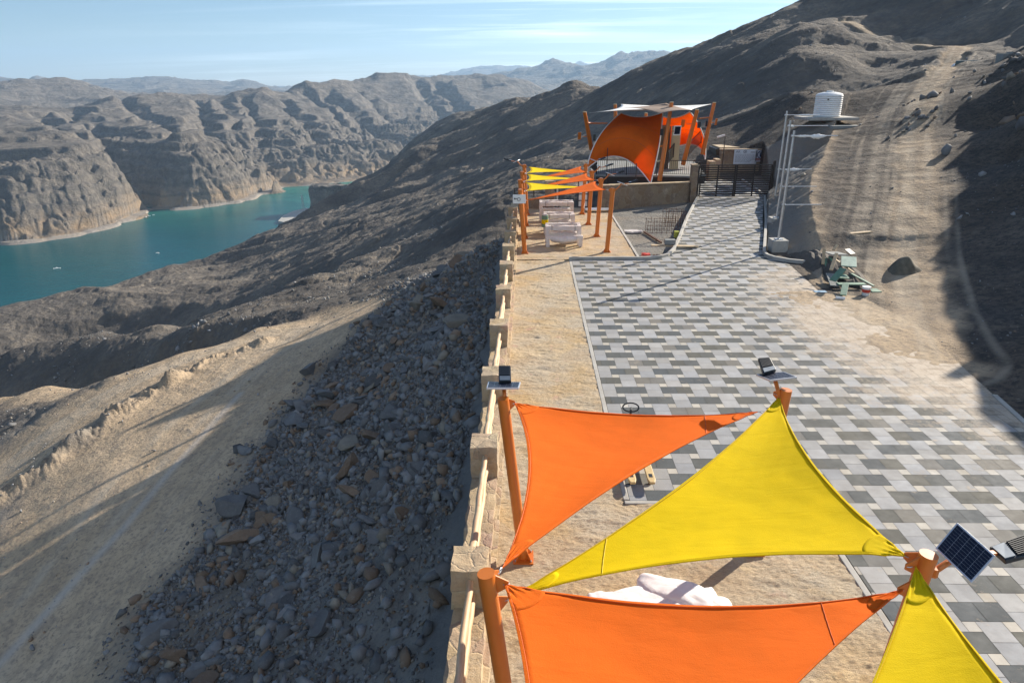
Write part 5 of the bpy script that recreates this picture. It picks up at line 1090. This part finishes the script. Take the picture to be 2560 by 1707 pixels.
# ---------------------------------------------------------------- viewing platform with the orange membranes
Q = lambda cx_, cy_: (1420+cx_/5.88, 220+cy_/5.88)
def A(cx_, cy_, d): px, py = Q(cx_, cy_); return D(px, py, d)
dz = 1.0
t = thing('viewing_platform', 'raised steel platform with grey deck edge behind the stone wall', 'platform', (8.5, 53, -1.5))
dk = [(5.0, 50.9), (9.4, 50.4), (11.9, 49.9), (13.0, 50.6), (14.2, 60), (6.0, 60.4), (4.9, 55)]
m = MB(); m.prism(dk, dz-.12, dz); part('deck', m, M_greyblock, t)
m = MB(); m.prism([(x+.02*(8-x)/4, y+.05) for x, y in dk], dz-.62, dz-.125); part('edge_beam', m, M_dark, t)
for x, y in ((6.0,51.8),(7.4,51.8),(8.8,51.6),(10.2,51.5),(11.6,51.2),(6.5,56),(9,56),(11.5,56),(8,53.4),(10,53.6)):
    m = MB(); m.box(x-.13, x+.13, y-.13, y+.13, -3.6, dz-.63); part('column', m, M_rust if (x*10) % 2 else M_or if False else M_post if int(x) % 2 else M_dark, t)
m = MB()
for k in range(9): m.obox((6.9+k*.12, 51.2+k*.05, -1.3+k*.2), (.04, 0, 0), (0, .45, 0), (0, 0, .02))
m.bar((6.7, 50.8, -1.6), (8.0, 51.2, .4), .05, .18); m.bar((6.7, 51.7, -1.6), (8.0, 52.1, .4), .05, .18); part('stair', m, M_alu, t)
def railing(root, P, z, h=1.05, gap=.13):
    for i in range(len(P)-1):
        a, b_ = np.array([*P[i], z if len(P[i]) == 2 else 0]), np.array([*P[i+1], z])
        if len(P[i]) == 3: a = np.array(P[i])
        if len(P[i+1]) == 3: b_ = np.array(P[i+1])
        L = np.linalg.norm(b_-a); m = MB(); n = max(2, int(L/gap))
        for k in range(1, n): q = a+(b_-a)*k/n; m.bar(q+[0,0,.1], q+[0,0,h-.03], .022, .022, (0, 1, 0))
        m.bar(a+[0,0,h], b_+[0,0,h], .05, .05); m.bar(a+[0,0,.1], b_+[0,0,.1], .03, .03)
        for q in (a, b_): m.bar(q, q+[0,0,h+.02], .055, .055, (0, 1, 0))
        part('railing_panel', m, M_dark, root)
t = thing('platform_railing', 'dark metal balustrade along the front edge of the raised platform', 'railing', (8, 51, dz))
railing(t, [(4.95, 55.0), (5.05, 51.0), (7.2, 50.7), (9.4, 50.5)], dz); railing(t, [(9.7, 50.45), (11.85, 49.98), (12.95, 50.65)], dz)
t = thing('ramp_railing', 'dark balustrade climbing beside the beige tower to the upper deck', 'railing', (11, 54, dz))
railing(t, [(10.3, 52.3, dz+.2), (11.2, 53.8, dz+.9)], dz+.9); railing(t, [(12.5, 54.5, dz+.9), (13.9, 56.5, dz+1.7)], dz+1.7)
m = MB(); m.box(10.35, 11.75, 53.95, 54.35, dz+.002, 4.35); m.box(9.35, 10.33, 54.6, 55.6, dz+.002, 4.15); t = thing('tower_panel', 'tall beige rendered panel standing on the platform between the orange membranes', 'panel', (10.6, 54.2, dz))
pa = A(1575, 575, 54); pb = A(1710, 580, 54); m = MB(); m.box(pa[0], pb[0], 53.8, 54.05, dz+.002, float(pa[2])); part('front_slab', m, M_beige, t, bev=.01)
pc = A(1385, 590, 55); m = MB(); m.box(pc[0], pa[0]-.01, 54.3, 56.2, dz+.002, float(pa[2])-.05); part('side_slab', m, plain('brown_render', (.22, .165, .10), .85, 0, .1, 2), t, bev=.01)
def coons(c00, c10, c11, c01, bot, rgt, top, lft, bulge, n=28):
    """four boundary curves given as mid-point offsets (quadratic), plus bulge normal to the patch"""
    c00, c10, c11, c01 = [np.array(q, float) for q in (c00, c10, c11, c01)]
    def q(a, b_, mid, s): k = 4*s*(1-s); return a*(1-s)+b_*s+np.array(mid)*k
    g = []
    for i in range(n+1):
        v = i/n; row = []
        for j in range(n+1):
            u = j/n
            B_, T_ = q(c00, c10, bot, u), q(c01, c11, top, u); L_, R_ = q(c00, c01, lft, v), q(c10, c11, rgt, v)
            S = (1-v)*B_+v*T_+(1-u)*L_+u*R_-((1-u)*(1-v)*c00+u*(1-v)*c10+u*v*c11+(1-u)*v*c01)
            row.append(S+np.array(bulge)*16*u*(1-u)*v*(1-v))
        g.append(row)
    return g
def off(a, b_, m_):      # offset of a measured mid point from the chord
    return m_-(np.array(a)+np.array(b_))/2
def membrane(label, g, mat, seams=(.33, .66), edge=True):
    t = thing('canopy_membrane', label, 'canopy', T(g[0][0]))
    m = MB(); m.grid(g); part('membrane', m, mat, t, smooth=True, thick=.012)
    n = len(g)-1
    if edge:
        for e in (g[0], g[n], [r[0] for r in g], [r[n] for r in g]): m = MB(); m.tube(e, .045, 6); part('edge_cable', m, M_whd, t, smooth=True)
    for s in seams: m = MB(); m.tube([p+np.array([0, -.012, 0]) for p in g[int(s*n)]], .016, 4); part('seam', m, M_ord, t)
    return t
bl, br, trr, tl = A(280, 1190, 49.6), A(1213, 1410, 49.6), A(1395, 365, 53.2), A(780, 370, 53.4)
g = coons(bl, br, trr, tl, off(bl, br, A(760, 1015, 50.6)), off(br, trr, A(1335, 860, 50.8)), off(trr, tl, A(1060, 435, 53.6))*1.0, off(tl, bl, A(445, 735, 51.0)), (.1, -.75, .35))
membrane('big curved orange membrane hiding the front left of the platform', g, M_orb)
bl2, br2, tr2, tl2 = A(1280, 1010, 58), A(2015, 1060, 56.5), A(1790, 350, 56), A(1330, 400, 56.5)
g = coons(bl2, br2, tr2, tl2, off(bl2, br2, A(1800, 830, 58.4)), off(br2, tr2, A(1985, 690, 57.5)), off(tr2, tl2, A(1560, 440, 56.6)), off(tl2, bl2, A(1250, 700, 58.5)), (.2, .9, .2))
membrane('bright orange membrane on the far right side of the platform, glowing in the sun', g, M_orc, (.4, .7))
w1, w2, w3, w4 = A(310, 368, 49.5), A(2105, 240, 57.5), A(775, 240, 58), A(1840, 330, 50.5)
w5 = A(1440, 232, 51)
def tri(P_, Q_, R_, n=20, sag=.08, dp=.3):
    P_, Q_, R_ = [np.array(q, float) for q in (P_, Q_, R_)]; cen = (P_+Q_+R_)/3; idx = {}; vs = []; fs = []
    for i in range(n+1):
        for j in range(n+1-i):
            a, b_, c = 1-(i+j)/n, i/n, j/n; o = a*P_+b_*Q_+c*R_
            for u, v, A_1, B_1 in ((a, b_, P_, Q_), (b_, c, Q_, R_), (c, a, R_, P_)):
                mid = (A_1+B_1)/2; d = (cen-mid); o = o+d*4*u*v*sag*3*(u+v)
            idx[(i, j)] = len(vs); vs.append(o+np.array([0, 0, -dp*27*a*b_*c]))
    for i in range(n):
        for j in range(n-i):
            fs.append((idx[(i, j)], idx[(i+1, j)], idx[(i, j+1)]))
            if j < n-i-1: fs.append((idx[(i+1, j)], idx[(i+1, j+1)], idx[(i, j+1)]))
    return MB().add(vs, fs)
t = thing('canopy_sail', 'white four-point sail stretched flat over the top of the orange membranes', 'shade sail', T((w1+w2)/2))
g = coons(w1, w4, w2, w3, (.0, .5, .12), (-.6, 0, -.1), (0, -.9, -.1), (.7, 0, -.05), (0, 0, -.1)); m = MB(); m.grid(g); part('cloth', m, M_wh, t, smooth=True, thick=.01)
t = thing('canopy_sail', 'beige shaded sail hanging in the middle below the white sail', 'shade sail', T(w5))
bq = [A(830, 300, 50.8), A(1350, 388, 48.8), A(1850, 338, 49.9), w5]; bq = [q+np.array([0, 0, .03]) for q in bq]; bm_ = MB(); bm_.grid(coons(bq[0], bq[1], bq[2], bq[3], (0, 0, .12), (0, 0, .10), (0, 0, -.05), (0, 0, -.05), (0, 0, .0), 20)); part('cloth', bm_, plain('beige_cloth', (.30, .215, .16), .8, 0, .05), t, smooth=True, thick=.01)
gp = 'leaning orange posts of the canopy'
def cpost(label, b0, t0, lamp=None, panel=False):
    t = thing('canopy_post', label, 'post', T(b0), gp); m = MB(); m.tube([b0, t0], [.17, .13], 16); part('pole', m, M_post, t, smooth=True)
    m = MB(); m.tube([t0, t0+np.array([0, 0, .04])], .135, 14); part('cap', m, M_beige, t)
    if lamp:
        k, ang = lamp; c = b0+(t0-b0)*k; d = np.array([math.sin(ang), math.cos(ang)*.3, 0]); m = MB(); m.tube([c, c+d*.5], .03, 6); part('lamp_arm', m, M_post, t)
        pw = .2 if panel else .12
        m = MB(); m.obox(c+d*.75+[0, 0, .05], d*pw, (0, .10, -.25), (0, .02, .01)); part('solar_panel', m, M_cell if panel else M_post, t)
        if panel: m = MB(); m.obox(c+d*.75+[0, 0.012, .04], d*.27, (0, .11, -.33), (0, .008, .004)); part('panel_frame', m, M_white, t)
        m = MB(); m.obox(c-d*.4+[0, 0, -.05], d*.10, (0, .1, 0), (0, 0, .22)); part('lamp_head', m, M_blk, t)
    return t
cpost('leftmost leaning canopy post, outside the big membrane', A(345, 900, 52), A(243, 360, 50), (.35, -1.2))
cpost('tallest leaning canopy post in front, with a white-framed solar panel', A(1345, 1370, 50), A(1522, 215, 50.5), (.64, 1.3), True)
cpost('leaning canopy post in front of the bright orange membrane', A(1690, 1130, 52), A(1898, 325, 51.5), (.75, -1.4))
cpost('rightmost leaning canopy post, red-brown with an orange lamp', A(1975, 980, 57), A(2150, 220, 57.5), (.62, .8))
cpost('short canopy post behind the big membrane under the white tip', A(700, 600, 58), A(693, 245, 58))
cpost('thin canopy post visible under the middle of the white sail', A(1150, 700, 60), A(1145, 375, 60))
m = MB(); m.tube([A(295, 520, 50.6), A(570, 520, 53.0)], .07, 10); solo('canopy_strut', m, M_post, 'horizontal orange strut from the leftmost post to the big membrane', 'strut', smooth=True)
m = MB(); m.tube([A(1930, 450, 56), A(2095, 435, 57.4)], .06, 10); solo('canopy_strut', m, M_post, 'short strut between the bright membrane and the rightmost post', 'strut', smooth=True)
for cxx, cyy, d1, d2, lb in ((1305, 1085, 1375, 1065, 'short beige strut low on the tallest canopy post'), (1345, 860, 1410, 855, 'small dark strut halfway up the tallest canopy post')):
    m = MB(); m.tube([A(cxx, cyy, 50.2), A(d1, d2, 50.2)], .06, 8); solo('canopy_strut', m, M_beige if cyy > 1000 else M_post, lb, 'strut')
# tall thin dark pole and cable in front of the wall
m = MB(); p = A(1100, 1110, 43.0); q = G(1604, 513, -.2); m.tube([(p[0], q[1], -.25), (p[0], q[1], float(V(1607, 409, p[0], q[1])[2]))], .03, 8); solo('garden_pole', m, M_dark, 'thin dark pole standing in front of the stone wall below the platform', 'pole')
p = A(565, 1110, 50.6); m = MB(); m.tube([(p[0], 49.9, -.8), (p[0], 49.9, 3.0)], .025, 8); solo('garden_pole', m, M_dark, 'thin dark pole at the left front of the platform', 'pole')

# ---------------------------------------------------------------- back wall with the notice boards
S4 = lambda x, y: (1740+x/8.71, 340+y/8.71)
yb = 60.0
def WY(x, y, Y=yb): px, py = S4(x, y); d = ray(px, py); k = Y/d[1]; return C0+d*k
wl, wr_ = WY(540, 320), WY(2900, 330)
zt = float(wl[2]); m = rockbox(float(wl[0]), float(wr_[0]), yb, yb+.4, -.5, zt, .25, .04, 17)
t = thing('boundary_wall', 'brown stone boundary wall behind the gate carrying two notice boards', 'wall', (float(wl[0]), yb, -.5)); part('masonry', m, M_dwall, t, smooth=True)
m = MB(); m.box(float(wl[0])-.05, float(wr_[0]), yb-.05, yb+.45, zt+.03, zt+.12); part('coping', m, M_wall, t, bev=.01)
q0, q1 = WY(440, 280, yb+1.5), WY(1850, 300, yb+1.5); m = MB(); m.box(float(q0[0]), float(q1[0]), yb+1.5, yb+4, -.3, float(q0[2])); solo('flat_roof_store', m, M_dark, 'dark flat-roofed store box showing above the boundary wall', 'store', bev=.01)
m = MB(); m.box(float(q0[0])+.3, float(q1[0]), yb+1.4, yb+4.1, float(q0[2])+.004, float(q0[2])+.12); solo('roof_slab', m, M_wood, 'pale thin roof slab on top of the dark store', 'slab', bev=.01)
a0, a1 = WY(840, 300, yb-.08), WY(1305, 612, yb-.08)
t = thing('notice_board', 'large pale notice board with faint lines of writing on the boundary wall', 'sign', T(a1)); m = MB(); m.box(float(a0[0]), float(a1[0]), yb-.1, yb-.06, float(a1[2]), float(a0[2])); part('board', m, plain('sign_white', (.62, .68, .74), .5, 0, .03), t, bev=.004)
M_ink = plain('grey_ink', (.13, .15, .19), .6)
W_, Hs = float(a1[0]-a0[0]), float(a0[2]-a1[2]); X0, Z1 = float(a0[0]), float(a0[2]); rnd = random.Random(4)
for k in range(8):
    m = MB(); x = X0+.06*W_; z = Z1-Hs*(.34+.075*k)
    while x < X0+W_*(.93 if k < 6 else .7): l_ = W_*rnd.uniform(.03, .10); x2 = min(x+l_, X0+W_*.95); m.box(x, x2, yb-.104, yb-.1005, z, z+.028); x = x2+W_*.018
    part('text_line', m, M_ink, t)
def txt(s, x, z, size, mat, root, y, nm_='lettering'):
    cu = bpy.data.curves.new('lettering', 'FONT'); cu.body = s; cu.size = size; cu.extrude = .002; o = bpy.data.objects.new(nm_, cu); COL.objects.link(o)
    dg = bpy.context.evaluated_depsgraph_get(); me = bpy.data.meshes.new_from_object(o.evaluated_get(dg)); bpy.data.objects.remove(o)
    o = bpy.data.objects.new(nm_, me); COL.objects.link(o); me.materials.append(mat); o.rotation_euler = (math.pi/2, 0, 0); off_ = ORG[root.name]; o.location = (x-off_[0], y-off_[1], z-off_[2]); o.parent = root; return o
txt('AK', X0+.07*W_, Z1-.22*Hs, .24*Hs, M_ink, t, yb-.103)
m = MB(); m.tube([(X0+.47*W_+.11*Hs*math.cos(a), yb-.106, Z1-.14*Hs+.09*Hs*math.sin(a)) for a in np.linspace(0, 6.283, 17)], .022, 5, False); m.tube([(X0+.47*W_, yb-.112, Z1-.14*Hs), (X0+.47*W_, yb-.104, Z1-.14*Hs)], .045, 10); part('emblem', m, M_ink, t)
m = MB(); m.box(X0+.71*W_, X0+.93*W_, yb-.106, yb-.101, Z1-.21*Hs, Z1-.16*Hs); part('logo_bar', m, M_ink, t)
b0, b1 = WY(1312, 315, yb-.08), WY(1505, 560, yb-.08); X0, W_ = float(b0[0]), float(b1[0]-b0[0]); Z1, Hs = float(b0[2]), float(b0[2]-b1[2])
t = thing('warning_sign', 'small sign with a raised hand crossed out in a dark ring', 'sign', T(b1)); m = MB(); m.box(X0, X0+W_, yb-.1, yb-.06, Z1-Hs, Z1); part('board', m, plain('sign_pale', (.58, .63, .72), .5, 0, .03), t, bev=.004)
M_navy = plain('navy_ink', (.03, .04, .10), .5); cx_, cz_, rr = X0+.5*W_, Z1-.38*Hs, .34*W_
m = MB(); m.tube([(cx_+rr*math.cos(a), yb-.115, cz_+rr*math.sin(a)) for a in np.linspace(0, 6.283, 29)], .032, 6, False); m.bar((cx_-rr*.7, yb-.118, cz_+rr*.7), (cx_+rr*.7, yb-.118, cz_-rr*.7), .01, .05, (0, 1, 0)); part('prohibition_ring', m, M_navy, t)
m = MB(); m.box(cx_-.09, cx_+.10, yb-.112, yb-.101, cz_-.20, cz_+.02)
for k, (dx, hh) in enumerate(((-.085, .14), (-.035, .20), (.015, .21), (.065, .16))): m.box(cx_+dx, cx_+dx+.038, yb-.112, yb-.101, cz_+.02, cz_+.02+hh)
m.bar((cx_+.08, yb-.107, cz_-.12), (cx_+.17, yb-.107, cz_+.02), .01, .045, (0, 1, 0)); part('hand_symbol', m, M_navy, t)
m = MB(); m.box(X0+.05*W_, X0+.95*W_, yb-.104, yb-.101, Z1-.90*Hs, Z1-.70*Hs); part('red_strip', m, plain('dark_red', (.22, .02, .035), .5), t)
m = MB()
for k in range(6): m.box(X0+(.10+.14*k)*W_, X0+(.20+.14*k)*W_, yb-.107, yb-.1045, Z1-.82*Hs, Z1-.77*Hs)
part('strip_text', m, M_white, t)
# beige steps and posts left of the board
for k, (x, y, x2, y2) in enumerate(((300, 560, 430, 610), (440, 515, 540, 600))):
    a_, b_ = WY(x, y, 55+k), WY(x2, y2, 55+k); m = MB(); m.box(float(a_[0]), float(b_[0]), 55+k, 56+k, -.2, float(a_[2])); solo('stone_step_block', m, M_wall, ['lower stone block behind the left end of the gate', 'higher stone block behind the left end of the gate'][k], 'block', bev=.02)
t = thing('black_railing', 'black metal railing on the bank above the boundary wall, left of the masts', 'railing', T(WY(1600, 230, 63)))
r0, r1 = WY(1430, 230, 63), WY(1860, 230, 63); hh = float(WY(1600, -60, 63)[2]-r0[2]); railing(t, [tuple(map(float, r0)), tuple(map(float, r1))], float(r1[2]), hh, .2)
p = WY(590, 480, 58); m = MB(); zt_ = float(WY(590, 10, 58)[2]); m.tube([(p[0], 58, p[2]-1), (p[0], 58, zt_)], .035, 8); t = thing('street_lamp', 'thin dark lamp post with a white lamp head behind the gate', 'lamp', T(p)); part('pole', m, M_dark, t)
m = MB(); m.obox((p[0]-.35, 58, zt_+.02), (.30, 0, .09), (0, .1, 0), (-.02, 0, .05)); part('lamp_head', m, M_white, t)

# ---------------------------------------------------------------- boats, headland and pylon on the water
def boat(label, px, py, L, ang, c_):
    p = G(px, py, WZ); t = thing('boat', label, 'boat', (p[0], p[1], WZ), 'small boats moored along the far shore'); ca, sa = math.cos(ang), math.sin(ang)
    f = lambda x, y, z: (p[0]+x*ca-y*sa, p[1]+x*sa+y*ca, WZ+z)
    hl = [(-.5, -.17), (.15, -.18), (.38, -.11), (.5, 0), (.38, .11), (.15, .18), (-.5, .17)]; m = MB(); n = len(hl)
    m.add([f(x*L*.92, y*L*.75, -.1) for x, y in hl]+[f(x*L, y*L, .085*L*(1+.5*max(0, x))) for x, y in hl]+[f(x*L*.9, y*L*.72, .05*L) for x, y in hl],
          [tuple(range(n-1, -1, -1))]+[(i, (i+1) % n, n+(i+1) % n, n+i) for i in range(n)]+[(n+i, n+(i+1) % n, 2*n+(i+1) % n, 2*n+i) for i in range(n)]+[tuple(range(2*n, 3*n))]); part('hull', m, c_, t)
    m = MB(); m.obox(f(-.05*L, 0, .12*L), (.1*L*ca, .1*L*sa, 0), (-.08*L*sa, .08*L*ca, 0), (0, 0, .07*L)); part('wheelhouse', m, M_white, t, bev=.05)
F3 = lambda x, y: (x/2.529, 180+y/2.529)
bt = [(362, 1243, 8, 'lone white boat out on the open water far from shore', M_white), (925, 922, 9, 'ochre boat, largest of those near the bend of the far shore', M_wood), (945, 911, 5, 'small white boat just right of the ochre boat', M_white), (972, 905, 5, 'small white boat farthest right along the far shore', M_white), (897, 917, 5, 'small white boat just left of the ochre boat', M_white),
      (800, 948, 8, 'white boat close to the shore road, left of the ochre boat', M_white), (727, 972, 6, 'white boat in a pair left along the shore, the right one', M_white), (695, 989, 7, 'white boat in a pair left along the shore, the left one', M_white), (595, 1006, 5, 'tiny white boat farthest left along the far shore', M_white), (1000, 1146, 6, 'tiny pale boat in the middle of the inlet', M_white), (155, 1478, 5, 'tiny white boat near the near shore at lower left of the inlet', M_white)]
for x, y, L, lb, c_ in bt: boat(lb, *F3(x, y), L*.8, random.uniform(-.3, .6), c_)
hp = [G(*F3(*q), WZ) for q in ((1760, 958), (1790, 925), (1850, 895), (1940, 875), (2020, 890), (2000, 950), (1850, 975))]
m = MB(); m.prism([(q[0], q[1]) for q in hp], WZ-2, WZ+3.2); struct('shore_platform', m, M_conc)
q = G(*F3(1960, 880), WZ+3); r_ = rockbox(float(q[0]), float(q[0])+62, float(q[1])+4, float(q[1])+30, WZ, WZ+36, 5, 2.2, 5); o = struct('rock_headland', r_, earth)
p = G(*F3(1920, 880), WZ+3.2); t = thing('pylon', 'thin steel pylon standing on the near shore platform', 'pylon', T(p))
m = MB()
for sx_, sy_ in ((-1, -1), (1, -1), (1, 1), (-1, 1)): m.bar(p+np.array([sx_*1.6, sy_*1.6, 0]), p+np.array([sx_*.3, sy_*.3, 22]), .3, .3)
for z in (5, 10, 15, 19): m.bar(p+[-1.3+z*.05, -1, z], p+[1.3-z*.05, -1, z+1.5], .25, .25)
part('lattice', m, M_alu, t); m = MB(); m.bar(p+[-3, 0, 19], p+[3, 0, 19], .3, .3); part('crossarm', m, M_alu, t)
# haze
b = bpy.data.materials.new('air'); b.use_nodes = True; t = b.node_tree; t.nodes.clear()
o_ = t.nodes.new('ShaderNodeOutputMaterial'); v_ = t.nodes.new('ShaderNodeVolumePrincipled'); v_.inputs['Color'].default_value = (.48, .72, 1, 1); v_.inputs['Density'].default_value = 0.00008; v_.inputs['Anisotropy'].default_value = .25
t.links.new(v_.outputs[0], o_.inputs['Volume'])
m = MB(); m.box(-13500, 13500, -3500, 13500, -460, 620)
hz = mesh_obj('haze', m.v, m.f, b); hz['kind'] = 'stuff'
